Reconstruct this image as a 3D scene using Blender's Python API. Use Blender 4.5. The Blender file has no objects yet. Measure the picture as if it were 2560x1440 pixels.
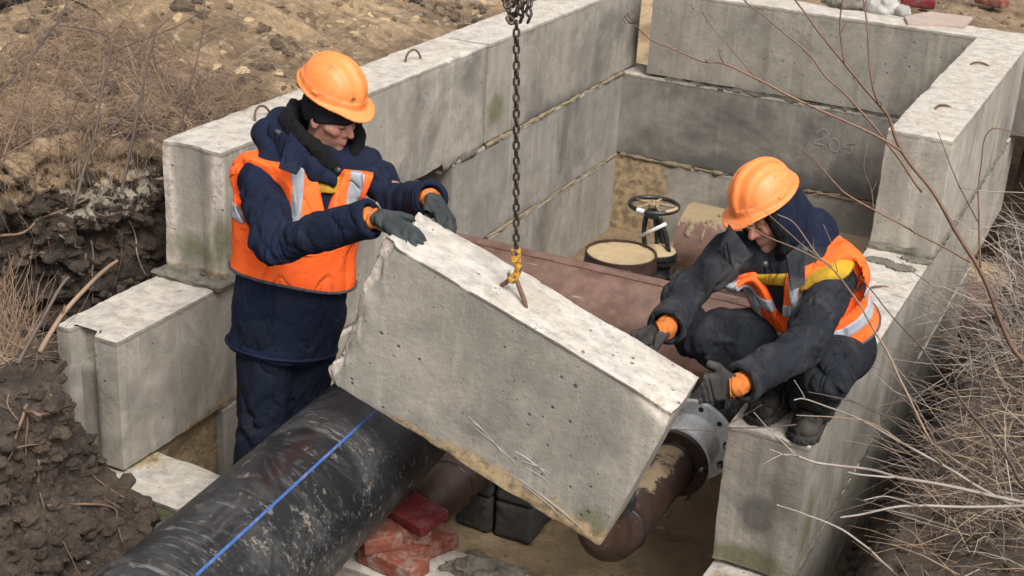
import bpy, math, random
import numpy as np
from mathutils import Matrix, Vector

SC = bpy.context.scene
COL = SC.collection
rng = np.random.default_rng(7)
random.seed(7)

# ------------------------------------------------------------------ camera
CAM = np.array([3.5727, -3.9388, 1.8935])
YAW, PITCH, ROLL, FPX = 0.4376, 0.3986, 0.058, 3614.65
_f = np.array([-math.sin(YAW)*math.cos(PITCH), math.cos(YAW)*math.cos(PITCH), -math.sin(PITCH)])
_r = np.array([math.cos(YAW), math.sin(YAW), 0.0]); _u = np.cross(_r, _f)
CR = math.cos(ROLL)*_r + math.sin(ROLL)*_u
CU = -math.sin(ROLL)*_r + math.cos(ROLL)*_u
CF = _f
cam_d = bpy.data.cameras.new('camera'); cam = bpy.data.objects.new('camera', cam_d); COL.objects.link(cam)
cam.matrix_world = Matrix([[CR[i], CU[i], -CF[i], CAM[i]] for i in range(3)] + [[0, 0, 0, 1]])
cam_d.sensor_width = 36.0; cam_d.lens = FPX/2560*36.0
cam_d.clip_start = 0.05; cam_d.clip_end = 500
cam_d.dof.use_dof = True; cam_d.dof.focus_distance = 5.1; cam_d.dof.aperture_fstop = 7.0
SC.camera = cam

def at(u, v, d):
    """survey point: the place seen at (u, v) in the photograph, d metres in front of the lens"""
    return CAM + (CF + (u-1280)/FPX*CR - (v-720)/FPX*CU)*d
def on(u, v, ax, val):
    d = CF + (u-1280)/FPX*CR - (v-720)/FPX*CU
    return CAM + d*((val-CAM[ax])/d[ax])

# ------------------------------------------------------------------ sky, sun, exposure (overcast late-winter daylight)
W = bpy.data.worlds.new('World'); SC.world = W; W.use_nodes = True
wn = W.node_tree.nodes; wl = W.node_tree.links
SUN_EL, SUN_AZ = math.radians(50), math.radians(128)   # azimuth measured from +Y, clockwise seen from above
sky = wn.new('ShaderNodeTexSky'); sky.sky_type = 'NISHITA'; sky.sun_disc = False
sky.sun_elevation = SUN_EL; sky.sun_rotation = SUN_AZ; sky.air_density = 1.0; sky.dust_density = 6.0; sky.ozone_density = 1.0
hs = wn.new('ShaderNodeHueSaturation'); hs.inputs['Saturation'].default_value = 0.12
wl.new(sky.outputs[0], hs.inputs['Color']); wl.new(hs.outputs[0], wn['Background'].inputs['Color'])
wn['Background'].inputs['Strength'].default_value = 0.105
sd = bpy.data.lights.new('sun', 'SUN'); sd.energy = 1.3; sd.angle = math.radians(20); sd.color = (1, 0.97, 0.93)
so = bpy.data.objects.new('sun', sd); COL.objects.link(so)
_sv = Vector((math.sin(SUN_AZ)*math.cos(SUN_EL), math.cos(SUN_AZ)*math.cos(SUN_EL), math.sin(SUN_EL)))
so.rotation_euler = _sv.to_track_quat('Z', 'Y').to_euler()
so.location = (0, 0, 12)
SC.view_settings.view_transform = 'Standard'; SC.view_settings.look = 'None'
SC.view_settings.gamma = 1; SC.view_settings.use_curve_mapping = False
SC.view_settings.exposure = 0.92
SC.render.engine = 'CYCLES'
SC.cycles.use_denoising = True; SC.cycles.use_adaptive_sampling = True; SC.cycles.adaptive_threshold = 0.02
SC.cycles.max_bounces = 6; SC.cycles.diffuse_bounces = 3; SC.cycles.glossy_bounces = 2; SC.cycles.transparent_max_bounces = 4

# ------------------------------------------------------------------ noise
_perm = np.random.default_rng(3).random(4096).astype(np.float32)
def _h(i, j, k):
    return _perm[((i*73856093) ^ (j*19349663) ^ (k*83492791)) & 4095]
def noise(P, s=1.0, seed=0):
    """value noise -1..1"""
    Q = np.asarray(P, np.float32)*s + np.float32(seed*17.31+100.5)
    I = np.floor(Q).astype(np.int64); f = (Q-I).astype(np.float32); f = f*f*(3-2*f)
    x, y, z = I[..., 0], I[..., 1], I[..., 2]; fx, fy, fz = f[..., 0], f[..., 1], f[..., 2]
    def l(a, b, t): return a+(b-a)*t
    c = l(l(l(_h(x, y, z), _h(x+1, y, z), fx), l(_h(x, y+1, z), _h(x+1, y+1, z), fx), fy),
          l(l(_h(x, y, z+1), _h(x+1, y, z+1), fx), l(_h(x, y+1, z+1), _h(x+1, y+1, z+1), fx), fy), fz)
    return c*2-1
def fbm(P, s=1.0, o=4, seed=0, g=0.5):
    a, t, out = 1.0, 0.0, 0
    for i in range(o):
        out = out + a*noise(P, s*2.03**i, seed+i); t += a; a *= g
    return out/t
def ridged(P, s=1.0, o=3, seed=0):
    a, t, out = 1.0, 0.0, 0
    for i in range(o):
        out = out + a*(1-2*np.abs(noise(P, s*2.03**i, seed+i))); t += a; a *= 0.5
    return out/t
def sstep(a, b, x):
    t = np.clip((x-a)/(b-a), 0, 1); return t*t*(3-2*t)

# ------------------------------------------------------------------ implicit surfaces
def smin(a, b, k):
    h = np.clip(0.5+0.5*(b-a)/k, 0, 1); return b*(1-h)+a*h-k*h*(1-h)
def smax(a, b, k): return -smin(-a, -b, k)
def seg(P, a, b, ra, rb, n=None, s=1.0):
    a = np.asarray(a, np.float32); b = np.asarray(b, np.float32); ba = b-a
    t = np.clip(((P-a)@ba)/max(float(ba@ba), 1e-9), 0, 1)
    q = P-a-t[..., None]*ba
    if n is not None:
        n = np.asarray(n, np.float32); n = n/np.linalg.norm(n); qn = q@n
        q = q-n*(qn*(1-1/s))[..., None]
    return np.sqrt((q*q).sum(-1))-(ra+(rb-ra)*t)
def chain_sdf(P, pts, rad, k=0.0, n=None, s=1.0):
    d = None
    for i in range(len(pts)-1):
        e = seg(P, pts[i], pts[i+1], rad[i], rad[i+1], n, s)
        d = e if d is None else (np.minimum(d, e) if k <= 0 else smin(d, e, k))
    return d
def ell(P, c, r):
    q = (P-np.asarray(c, np.float32))/np.asarray(r, np.float32)
    l = np.sqrt((q*q).sum(-1)); return (l-1)*min(r)
def surf(fn, lo, hi, h, margin=0.03):
    """surface-nets mesh of fn=0 (fn<0 inside); evaluated only near the surface"""
    lo = np.asarray(lo, np.float32); hi = np.asarray(hi, np.float32); K = 4
    nc = np.maximum(np.ceil((hi-lo)/(h*K)).astype(int), 1)
    H = h*K
    cx = [lo[i]+(np.arange(nc[i])+0.5)*H for i in range(3)]
    Pc = np.stack(np.meshgrid(*cx, indexing='ij'), -1).astype(np.float32)
    dc = fn(Pc.reshape(-1, 3)).reshape(nc)
    near = np.abs(dc) < H*0.9+margin
    N = nc*K+1
    D = np.repeat(np.repeat(np.repeat(dc, K, 0), K, 1), K, 2)
    D = np.pad(D, ((0, 1),)*3, mode='edge').astype(np.float32)
    m = np.repeat(np.repeat(np.repeat(near, K, 0), K, 1), K, 2); m = np.pad(m, ((0, 1),)*3, mode='edge')
    for ax in range(3):
        mm = np.zeros_like(m); sl = [slice(None)]*3; s2 = [slice(None)]*3
        sl[ax] = slice(1, None); s2[ax] = slice(None, -1); mm[tuple(sl)] = m[tuple(s2)]; m |= mm
    idx = np.argwhere(m); X = lo+idx.astype(np.float32)*h
    out = np.empty(len(X), np.float32)
    for i in range(0, len(X), 400000): out[i:i+400000] = fn(X[i:i+400000])
    D[m] = out
    S = D < 0
    c = [S[i:N[0]-1+i, j:N[1]-1+j, k:N[2]-1+k] for i in (0, 1) for j in (0, 1) for k in (0, 1)]
    anyc = np.logical_or.reduce(c); allc = np.logical_and.reduce(c)
    cell = anyc & ~allc
    ci = np.argwhere(cell); vid = -np.ones(cell.shape, np.int64); vid[cell] = np.arange(len(ci))
    acc = np.zeros((len(ci), 3), np.float32); cnt = np.zeros(len(ci), np.float32)
    offs = [(i, j, k) for i in (0, 1) for j in (0, 1) for k in (0, 1)]
    val = {o: D[ci[:, 0]+o[0], ci[:, 1]+o[1], ci[:, 2]+o[2]] for o in offs}
    for o in offs:
        for ax in range(3):
            if o[ax] == 0:
                p = list(o); p[ax] = 1; p = tuple(p); a, b = val[o], val[p]
                cr = (a < 0) != (b < 0); t = np.where(cr, a/np.where(cr, a-b, 1), 0)
                pos = np.array(o, np.float32)[None].repeat(len(ci), 0); pos[:, ax] = t
                acc[cr] += pos[cr]; cnt[cr] += 1
    V = lo+(ci+acc/cnt[:, None])*h
    Fs = []
    for ax in range(3):
        sl0 = [slice(None)]*3; sl1 = [slice(None)]*3; sl0[ax] = slice(0, -1); sl1[ax] = slice(1, None)
        A, B = S[tuple(sl0)], S[tuple(sl1)]
        e = np.argwhere(A != B)
        b1, b2 = (ax+1) % 3, (ax+2) % 3
        ok = (e[:, b1] > 0) & (e[:, b2] > 0) & (e[:, b1] < N[b1]-1) & (e[:, b2] < N[b2]-1); e = e[ok]
        if not len(e): continue
        fl = A[e[:, 0], e[:, 1], e[:, 2]]
        q = []
        for d1, d2 in ((1, 1), (0, 1), (0, 0), (1, 0)):
            cc = e.copy(); cc[:, b1] -= d1; cc[:, b2] -= d2; q.append(vid[cc[:, 0], cc[:, 1], cc[:, 2]])
        q = np.stack(q, 1); q[~fl] = q[~fl][:, ::-1]; Fs.append(q)
    F = np.concatenate(Fs) if Fs else np.zeros((0, 4), np.int64)
    F = F[(F >= 0).all(1)]
    return V.astype(np.float64), F

# ------------------------------------------------------------------ mesh building
class MB:
    """collects polygons for one mesh"""
    def __init__(s): s.V = []; s.F = []; s.n = 0
    def add(s, V, F):
        V = np.asarray(V, float); s.V.append(V); s.F += [[int(i)+s.n for i in f] for f in F]; s.n += len(V); return s
    def get(s): return np.concatenate(s.V), s.F
def tube(pts, rad, sides=8, cap=True, closed=False):
    pts = np.asarray(pts, float); n = len(pts); rad = np.broadcast_to(np.asarray(rad, float), (n,))
    V = np.zeros((n, sides, 3)); prev = None
    for i in range(n):
        t = (pts[(i+1) % n]-pts[i-1]) if closed else (pts[min(i+1, n-1)]-pts[max(i-1, 0)])
        t = t/(np.linalg.norm(t)+1e-12)
        if prev is None:
            a = np.array([0, 0, 1.0]) if abs(t[2]) < 0.9 else np.array([1.0, 0, 0])
            prev = np.cross(a, t)
        e1 = prev-t*(prev@t); e1 /= np.linalg.norm(e1)+1e-12; e2 = np.cross(t, e1); prev = e1
        an = np.arange(sides)*2*math.pi/sides
        V[i] = pts[i]+rad[i]*(np.cos(an)[:, None]*e1+np.sin(an)[:, None]*e2)
    F = []
    for i in range(n if closed else n-1):
        j = (i+1) % n
        for k in range(sides):
            l = (k+1) % sides; F.append([i*sides+k, i*sides+l, j*sides+l, j*sides+k])
    if cap and not closed:
        F.append([k for k in range(sides)][::-1]); F.append([(n-1)*sides+k for k in range(sides)])
    return V.reshape(-1, 3), F
def lathe(prof, c, axis=(0, 0, 1), sides=32, cap=False):
    """prof: list of (r, h) along axis from point c"""
    ax = np.asarray(axis, float); ax /= np.linalg.norm(ax)
    a = np.array([1.0, 0, 0]) if abs(ax[0]) < 0.9 else np.array([0, 1.0, 0])
    e1 = np.cross(a, ax); e1 /= np.linalg.norm(e1); e2 = np.cross(ax, e1)
    an = np.arange(sides)*2*math.pi/sides; ring = np.cos(an)[:, None]*e1+np.sin(an)[:, None]*e2
    V = np.concatenate([np.asarray(c)+ax*h+ring*r for r, h in prof]); F = []
    for i in range(len(prof)-1):
        for k in range(sides):
            l = (k+1) % sides; F.append([i*sides+k, i*sides+l, (i+1)*sides+l, (i+1)*sides+k])
    if cap: F.append(list(range(sides))[::-1]); F.append([(len(prof)-1)*sides+k for k in range(sides)])
    return V, F
def box(c, s, R=None, bev=0.0):
    c = np.asarray(c, float); hx, hy, hz = np.asarray(s, float)/2
    b = min(bev, hx*.9, hy*.9, hz*.9)
    if b <= 0:
        V = np.array([[x, y, z] for x in (-hx, hx) for y in (-hy, hy) for z in (-hz, hz)])
        F = [[0, 1, 3, 2], [4, 6, 7, 5], [0, 4, 5, 1], [2, 3, 7, 6], [0, 2, 6, 4], [1, 5, 7, 3]]
    else:
        V = []; id_ = {}
        for sx in (-1, 1):
            for sy in (-1, 1):
                for sz in (-1, 1):
                    for a in range(3):
                        p = [sx*(hx-b), sy*(hy-b), sz*(hz-b)]; p[a] = (sx*hx, sy*hy, sz*hz)[a]
                        id_[(sx, sy, sz, a)] = len(V); V.append(p)
        V = np.array(V); F = []
        for a in range(3):
            b1, b2 = (a+1) % 3, (a+2) % 3
            for s_ in (-1, 1):
                q = []
                for t1, t2 in ((-1, -1), (1, -1), (1, 1), (-1, 1)):
                    k = [0, 0, 0]; k[a] = s_; k[b1] = t1; k[b2] = t2; q.append(id_[(*k, a)])
                F.append(q if s_ > 0 else q[::-1])
            for t1 in (-1, 1):
                for t2 in (-1, 1):
                    k0 = [0, 0, 0]; k1 = [0, 0, 0]; k0[a] = -1; k1[a] = 1
                    k0[b1] = k1[b1] = t1; k0[b2] = k1[b2] = t2
                    q = [id_[(*k0, b1)], id_[(*k1, b1)], id_[(*k1, b2)], id_[(*k0, b2)]]
                    F.append(q if t1*t2 > 0 else q[::-1])
        for sx in (-1, 1):
            for sy in (-1, 1):
                for sz in (-1, 1):
                    q = [id_[(sx, sy, sz, a)] for a in range(3)]
                    F.append(q if sx*sy*sz > 0 else q[::-1])
    if R is not None: V = V@np.asarray(R).T
    return V+c, F
def rough_box(L, B, H, h, seed, chip=(0.004, 0.02), amp=0.002, top_amp=0.004, end_rag=0.0):
    """box with gridded faces, chipped uneven arrises and a rough top; long axis x, centred"""
    n = [max(2, int(round(v/h))) for v in (L, B, H)]
    key = {}; V = []; F = []
    def vid(i, j, k):
        t = (i, j, k)
        if t not in key: key[t] = len(V); V.append(t)
        return key[t]
    for a in range(3):
        b1, b2 = (a+1) % 3, (a+2) % 3
        for s_ in (0, n[a]):
            for p in range(n[b1]):
                for q in range(n[b2]):
                    c = []
                    for d1, d2 in ((0, 0), (1, 0), (1, 1), (0, 1)):
                        t = [0, 0, 0]; t[a] = s_; t[b1] = p+d1; t[b2] = q+d2; c.append(vid(*t))
                    F.append(c if s_ else c[::-1])
    V = (np.array(V, float)/np.array(n)-0.5)*np.array([L, B, H])
    half = np.array([L, B, H])/2
    P = V+seed*3.7
    w = 0.5+0.5*fbm(P, 6, 4, seed); w = np.clip((w-0.45)*2.2, 0, 1)**2
    w2 = np.clip((fbm(P, 2.3, 2, seed+9)-0.25)*2.5, 0, 1)
    rad = chip[0]+(chip[1]-chip[0])*np.clip(w*0.6+w2*0.8, 0, 1)
    # narrow the last grid rows onto the arris so that the rounding is resolved
    inner = np.clip(V, -(half-rad[:, None]), half-rad[:, None])
    d = V-inner; l = np.linalg.norm(d, axis=1); l1 = np.abs(d).max(1)
    k = np.where(l > 1e-9, l1/np.maximum(l, 1e-9), 1)
    k = np.where(rad > h*0.6, k, 1-(1-k)*0.8)
    V2 = inner+d*k[:, None]
    N = np.where(np.abs(V) >= half-1e-6, np.sign(V), 0); nl = np.linalg.norm(N, axis=1, keepdims=True); N = N/nl
    top = np.clip((V[:, 2]-(half[2]-0.004))/0.004, 0, 1)
    arr = ((np.abs(V) >= half-1e-6).sum(1) >= 2)*1.0
    V2 += N*((amp+.0035*arr)*fbm(P, 5+0*h, 3, seed+3)-.004*arr*np.clip(fbm(P, 17, 2, seed+15)+.2, 0, 1))[:, None]
    V2 += N*(top*top_amp*(fbm(P, 14, 4, seed+5)+0.5*ridged(P*np.array([1, 2.5, 1]), 20, 2, seed+6)))[:, None]
    if end_rag > 0:
        e = sstep(half[0]-0.16, half[0], -V[:, 0])
        V2[:, 0] += e*end_rag*(0.9*fbm(P, 5, 3, seed+11)+0.5*ridged(P, 14, 3, seed+12)+0.5)
        V2[:, 1] += e*0.35*end_rag*fbm(P, 16, 3, seed+13); V2[:, 2] += e*0.3*end_rag*fbm(P, 16, 3, seed+14)
    return V2, F, top
ORG = {}
def link(o, parent=None):
    COL.objects.link(o)
    if parent is not None: o.parent = parent
    return o
def obj(name, V, F, mat, parent=None, smooth=False, org=None, attrs=None, auto=None):
    """one mesh object from world-space vertices; its origin sits at its base"""
    V = np.asarray(V, float)
    if org is None:
        org = np.array([(V[:, 0].min()+V[:, 0].max())/2, (V[:, 1].min()+V[:, 1].max())/2, V[:, 2].min()])
    org = np.asarray(org, float); me = bpy.data.meshes.new(name)
    F = F.tolist() if isinstance(F, np.ndarray) else F
    me.from_pydata((V-org).tolist(), [], F)
    for k, a in (attrs or {}).items():
        at_ = me.attributes.new(k, 'FLOAT', 'POINT'); at_.data.foreach_set('value', np.asarray(a, np.float32))
    me.materials.append(mat)
    if smooth:
        me.polygons.foreach_set('use_smooth', [True]*len(me.polygons))
        if auto is not None: me.set_sharp_from_angle(angle=math.radians(auto))
    me.update()
    o = bpy.data.objects.new(name, me); link(o, parent)
    ORG[o.name] = np.asarray(org, float)
    o.location = org-(ORG[parent.name] if parent is not None else 0)
    return o
def tag(o, label=None, cat=None, group=None, kind=None):
    if label: o['label'] = label
    if cat: o['category'] = cat
    if group: o['group'] = group
    if kind: o['kind'] = kind
    return o
def thing(name, loc, label, cat, group=None):
    o = bpy.data.objects.new(name, None); link(o); o.location = loc; o.empty_display_size = 0.1
    ORG[o.name] = np.asarray(loc, float)
    return tag(o, label, cat, group)
def rotz(a): return np.array([[math.cos(a), -math.sin(a), 0], [math.sin(a), math.cos(a), 0], [0, 0, 1]])
def rot_to(fwd, up=(0, 0, 1)):
    f = np.asarray(fwd, float); f /= np.linalg.norm(f); l = np.cross(up, f); l /= np.linalg.norm(l); u = np.cross(f, l)
    return np.stack([f, l, u], 1)
def catmull(P, n=8):
    P = np.asarray(P, float); Q = np.vstack([2*P[0]-P[1], P, 2*P[-1]-P[-2]]); out = []
    for i in range(1, len(Q)-2):
        for t in np.linspace(0, 1, n, endpoint=False):
            a, b, c, d = Q[i-1:i+3]
            out.append(0.5*(2*b+(c-a)*t+(2*a-5*b+4*c-d)*t*t+(3*b-a-3*c+d)*t**3))
    out.append(P[-1]); return np.array(out)
# ------------------------------------------------------------------ materials
class NT:
    def __init__(s, name):
        s.m = bpy.data.materials.new(name); s.m.use_nodes = True; s.t = s.m.node_tree; s.b = s.t.nodes['Principled BSDF']
        s.co = s.t.nodes.new('ShaderNodeTexCoord'); s.oi = None
    def n(s, ty, **kw):
        nd = s.t.nodes.new('ShaderNode'+ty)
        for k, v in kw.items():
            if k[0] == '_': setattr(nd, k[1:], v)
            else: s.set(nd, k, v)
        return nd
    def set(s, nd, k, v):
        i = nd.inputs[int(k[1:])] if k[0] == 'i' and k[1:].isdigit() else nd.inputs[k.replace('_', ' ')]
        if isinstance(v, bpy.types.NodeSocket): s.t.links.new(v, i)
        else: i.default_value = v
    def pos(s, scale=(1, 1, 1), rnd=True, src='Object'):
        v = s.co.outputs[src]
        if rnd:
            if s.oi is None: s.oi = s.t.nodes.new('ShaderNodeObjectInfo')
            k = s.n('Math', _operation='MULTIPLY', i0=s.oi.outputs['Random'], i1=37.0).outputs[0]
            v = s.n('VectorMath', _operation='ADD', i0=v, i1=k).outputs[0]
        if tuple(scale) != (1, 1, 1): v = s.n('VectorMath', _operation='MULTIPLY', i0=v, i1=scale).outputs[0]
        return v
    def noise(s, vec, scale, detail=4, rough=0.55, dist=0.0):
        detail = min(detail, 4)
        return s.n('TexNoise', Vector=vec, Scale=scale, Detail=detail, Roughness=rough, Distortion=dist).outputs[0]
    def ramp(s, fac, stops, inter='LINEAR'):
        r = s.n('ValToRGB', Fac=fac); e = r.color_ramp.elements; r.color_ramp.interpolation = inter
        while len(e) > 1: e.remove(e[-1])
        for i, (p, c) in enumerate(stops):
            x = e[0] if i == 0 else e.new(p); x.position = p
            x.color = (*c, 1) if isinstance(c, (tuple, list)) else (c, c, c, 1)
        return r.outputs[0]
    def mix(s, fac, a, b, mode='MIX'):
        nd = s.n('Mix', _data_type='RGBA', _blend_type=mode); nd.inputs[0].default_value = 0.5
        def st(i, v):
            if isinstance(v, bpy.types.NodeSocket): s.t.links.new(v, nd.inputs[i])
            elif isinstance(v, (tuple, list)): nd.inputs[i].default_value = (*v, 1)
            else: nd.inputs[i].default_value = v
        st(0, fac); st(6, a); st(7, b); return nd.outputs[2]
    def math(s, op, a, b=0.0):
        return s.n('Math', _operation=op, i0=a, i1=b).outputs[0]
    def attr(s, name): return s.n('Attribute', _attribute_name=name).outputs['Fac']
    def bump(s, h, strength=0.3, dist=0.01, prev=None):
        b = s.n('Bump', Height=h, Strength=strength, Distance=dist)
        if prev is not None: s.t.links.new(prev, b.inputs['Normal'])
        return b.outputs[0]
    def out(s, col=None, rough=None, bump=None, **kw):
        if col is not None: s.set(s.b, 'Base_Color', col if isinstance(col, bpy.types.NodeSocket) else (*col, 1))
        if rough is not None: s.set(s.b, 'Roughness', rough)
        if bump is not None: s.set(s.b, 'Normal', bump)
        for k, v in kw.items(): s.set(s.b, k, v)
        return s.m

def mat_concrete(name, a=(.345, .312, .26), b=(.225, .202, .168), topc=(.49, .44, .38), dark=(.075, .07, .064), stain=0.62, streak=0.65, pitsc=24.0, keepf=.70):
    t = NT(name); p = t.pos()
    c = t.mix(t.ramp(t.noise(p, 2.2, 6, .62), [(.35, 0), (.7, 1)]), a, b)
    c = t.mix(t.math('MULTIPLY', t.ramp(t.noise(p, 9, 5, .7), [(.45, 0), (.75, 1)]), .45), c, tuple(x*1.25 for x in a))
    mt = t.ramp(t.noise(p, 6.5, 4, .75, .7), [(.42, 0), (.60, 1)])
    c = t.mix(t.math('MULTIPLY', mt, .42), c, tuple(x*.52 for x in a))
    sp = t.noise(p, 130, 2, .7)
    c = t.mix(t.ramp(sp, [(.33, .22), (.46, 0)]), c, tuple(x*.4 for x in a))
    # run-off streaks and blotchy damp stains
    st = t.ramp(t.noise(t.pos((7, 7, .55)), 1.6, 5, .6), [(.5, 0), (.72, 1)])
    c = t.mix(t.math('MULTIPLY', st, streak*.7), c, (.145, .125, .10))
    sl = t.ramp(t.noise(t.pos((11, 11, .8)), 1.3, 4, .6), [(.58, 0), (.7, 1)])
    c = t.mix(t.math('MULTIPLY', sl, .35), c, tuple(x*1.45 for x in a))
    bl = t.ramp(t.noise(p, 1.3, 7, .68, .6), [(.5, 0), (.68, 1)])
    c = t.mix(t.math('MULTIPLY', bl, stain), c, dark)
    tone = t.math('ADD', .84, t.math('MULTIPLY', t.oi.outputs['Random'], .30)); c = t.mix(1.0, c, t.n('CombineColor', Red=tone, Green=tone, Blue=tone).outputs[0], 'MULTIPLY')
    # trowelled crust on top, moss and soil from attributes
    tp = t.attr('top'); tn = t.noise(p, 16, 6, .72)
    tc = t.mix(t.ramp(tn, [(.33, 0), (.62, 1)]), tuple(x*.60 for x in topc), topc)
    tc = t.mix(t.math('MULTIPLY', t.ramp(t.noise(p, 4.2, 5, .7), [(.52, 0), (.7, 1)]), .55), tc, (.34, .29, .22))
    c = t.mix(t.ramp(t.math('ADD', tp, t.math('MULTIPLY', t.math('SUBTRACT', tn, .5), .9)), [(.35, 0), (.6, 1)]), c, tc)
    br = t.attr('broken')
    c = t.mix(t.ramp(br, [(.2, 0), (.6, 1)]), c, t.mix(t.ramp(t.noise(p, 28, 4, .7), [(.35, 0), (.65, 1)]), (.30, .25, .20), (.56, .50, .44)))
    v = t.n('TexVoronoi', Vector=p, Scale=pitsc); v.feature = 'F1'
    pit = t.ramp(t.math('ADD', v.outputs['Distance'], t.math('MULTIPLY', t.math('SUBTRACT', t.noise(p, 31, 2), .5), .35)), [(.05, 1), (.15, 0)])
    keep = t.ramp(v.outputs['Color'], [(keepf, 0), (keepf+.04, 1)])
    pit = t.math('MULTIPLY', pit, keep)
    v2 = t.n('TexVoronoi', Vector=p, Scale=58.0)
    pit2 = t.math('MULTIPLY', t.ramp(v2.outputs['Distance'], [(.09, 1), (.22, 0)]), t.ramp(v2.outputs['Color'], [(.72, 0), (.8, 1)]))
    pits = t.math('MAXIMUM', pit, t.math('MULTIPLY', pit2, .7))
    c = t.mix(t.math('MULTIPLY', pits, .85), c, (.07, .058, .042))
    mo = t.math('ADD', t.attr('moss'), t.math('MULTIPLY', t.math('SUBTRACT', t.noise(p, 14, 5, .75), .5), .9))
    c = t.mix(t.math('MULTIPLY', t.ramp(mo, [(.38, 0), (.85, 1)]), .72), c, t.mix(t.noise(p, 30, 3), (.045, .056, .014), (.125, .125, .045)))
    du = t.math('ADD', t.attr('dirt'), t.math('MULTIPLY', t.math('SUBTRACT', t.noise(p, 9, 6, .75), .5), 1.0))
    c = t.mix(t.ramp(du, [(.45, 0), (.6, 1)]), c, t.mix(t.ramp(t.noise(p, 20, 4, .7), [(.4, 0), (.6, 1)]), (.16, .115, .065), (.36, .265, .15)))
    dk = t.math('ADD', t.attr('damp'), t.math('MULTIPLY', t.math('SUBTRACT', t.noise(p, 5, 6, .7), .5), .8))
    c = t.mix(t.math('MULTIPLY', t.ramp(dk, [(.4, 0), (.75, 1)]), .8), c, dark)
    hgt = t.math('SUBTRACT', t.math('ADD', t.math('MULTIPLY', t.noise(p, 40, 5, .7), .8), t.math('MULTIPLY', t.math('MULTIPLY', tn, tp), 2.4)), t.math('MULTIPLY', pits, 1.3))
    return t.out(c, .9, t.bump(hgt, .55, .009))

M = {}
M['concrete'] = mat_concrete('concrete_light')
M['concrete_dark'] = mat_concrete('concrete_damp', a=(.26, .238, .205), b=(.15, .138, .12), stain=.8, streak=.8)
M['concrete_hang'] = mat_concrete('concrete_hung', a=(.35, .32, .27), b=(.24, .22, .185), topc=(.50, .455, .40), stain=.45, streak=.12, pitsc=20.0, keepf=.58)
def mat_soil(name, c1, c2, c3, sc=1.0, f=(.42, .6)):
    t = NT(name); p = t.pos(rnd=False)
    n1 = t.noise(p, 1.1*sc, 7, .68, .4); n2 = t.noise(p, 7*sc, 6, .7)
    c = t.mix(t.ramp(n1, [(f[0], 0), (f[1], 1)]), c1, c2)
    c = t.mix(t.math('MULTIPLY', t.ramp(n2, [(.5, 0), (.72, 1)]), .7), c, c3)
    c = t.mix(t.math('MULTIPLY', t.ramp(t.noise(p, 45*sc, 4, .7), [(.52, 0), (.7, 1)]), .45), c, tuple(x*.45 for x in c1))
    v = t.n('TexVoronoi', Vector=p, Scale=30*sc)
    c = t.mix(t.math('MULTIPLY', t.ramp(v.outputs['Color'], [(.86, 0), (.9, 1)]), .4), c, tuple(min(1, x*1.6) for x in c2))
    h = t.math('ADD', t.noise(p, 22*sc, 8, .72), t.math('MULTIPLY', t.noise(p, 90*sc, 3, .7), .35))
    return t, c, t.out(c, .95, t.bump(h, .9, .022))
t, c, M['sand'] = mat_soil('sand_spoil', (.215, .145, .08), (.40, .285, .165), (.11, .078, .045), 1.0)
t, c, M['loam'] = mat_soil('dark_loam', (.050, .035, .024), (.105, .074, .049), (.16, .12, .08), 1.6, (.4, .66))
t, c, M['floor'] = mat_soil('wet_sand_floor', (.17, .115, .062), (.29, .205, .115), (.095, .068, .042), 1.1, (.38, .62))
t, c, M['clod'] = mat_soil('clod', (.16, .11, .065), (.30, .215, .125), (.08, .06, .04), 3.0)
t, c, M['dark_clod'] = mat_soil('dark_clod', (.042, .029, .020), (.088, .062, .042), (.13, .095, .065), 3.0)
# bank: sand where the spoil lies, loam on the cut faces (attribute 'loam')
def mat_bank():
    t = NT('bank_soil'); p = t.pos(rnd=False)
    n1 = t.noise(p, .9, 7, .7, .5); n2 = t.noise(p, 6, 6, .7)
    s = t.mix(t.ramp(n1, [(.43, 0), (.66, 1)]), (.145, .095, .055), (.39, .27, .152))
    s = t.mix(t.math('MULTIPLY', t.ramp(n2, [(.47, 0), (.66, 1)]), .85), s, (.085, .057, .034))
    s = t.mix(t.math('MULTIPLY', t.ramp(t.noise(p, 16, 5, .7), [(.55, 0), (.7, 1)]), .5), s, (.50, .375, .23))
    l = t.mix(t.ramp(t.noise(p, 3.2, 7, .7, .4), [(.4, 0), (.64, 1)]), (.026, .018, .013), (.070, .049, .033))
    l = t.mix(t.math('MULTIPLY', t.ramp(n2, [(.54, 0), (.74, 1)]), .35), l, (.12, .09, .06))
    a = t.math('ADD', t.attr('loam'), t.math('MULTIPLY', t.math('SUBTRACT', n2, .5), .8))
    c = t.mix(t.ramp(a, [(.35, 0), (.65, 1)]), s, l)
    ch = t.math('ADD', t.attr('chalk'), t.math('MULTIPLY', t.math('SUBTRACT', t.noise(p, 24, 5, .75), .5), 1.5))
    c = t.mix(t.ramp(ch, [(.5, 0), (.62, 1)]), c, (.36, .31, .24))
    c = t.mix(t.math('MULTIPLY', t.ramp(t.noise(p, 55, 4, .7), [(.54, 0), (.72, 1)]), .5), c, (.03, .022, .015))
    v = t.n('TexVoronoi', Vector=p, Scale=34)
    c = t.mix(t.math('MULTIPLY', t.ramp(v.outputs['Color'], [(.88, 0), (.9, 1)]), .35), c, (.5, .42, .32))
    h = t.math('ADD', t.noise(p, 18, 9, .75), t.math('MULTIPLY', t.noise(p, 80, 3, .7), .3))
    return t.out(c, .95, t.bump(h, 1.0, .03))
M['bank'] = mat_bank()
t, c, M['dark_clod2'] = mat_soil('brown_clod', (.075, .052, .034), (.13, .094, .06), (.05, .036, .025), 3.0)
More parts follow.
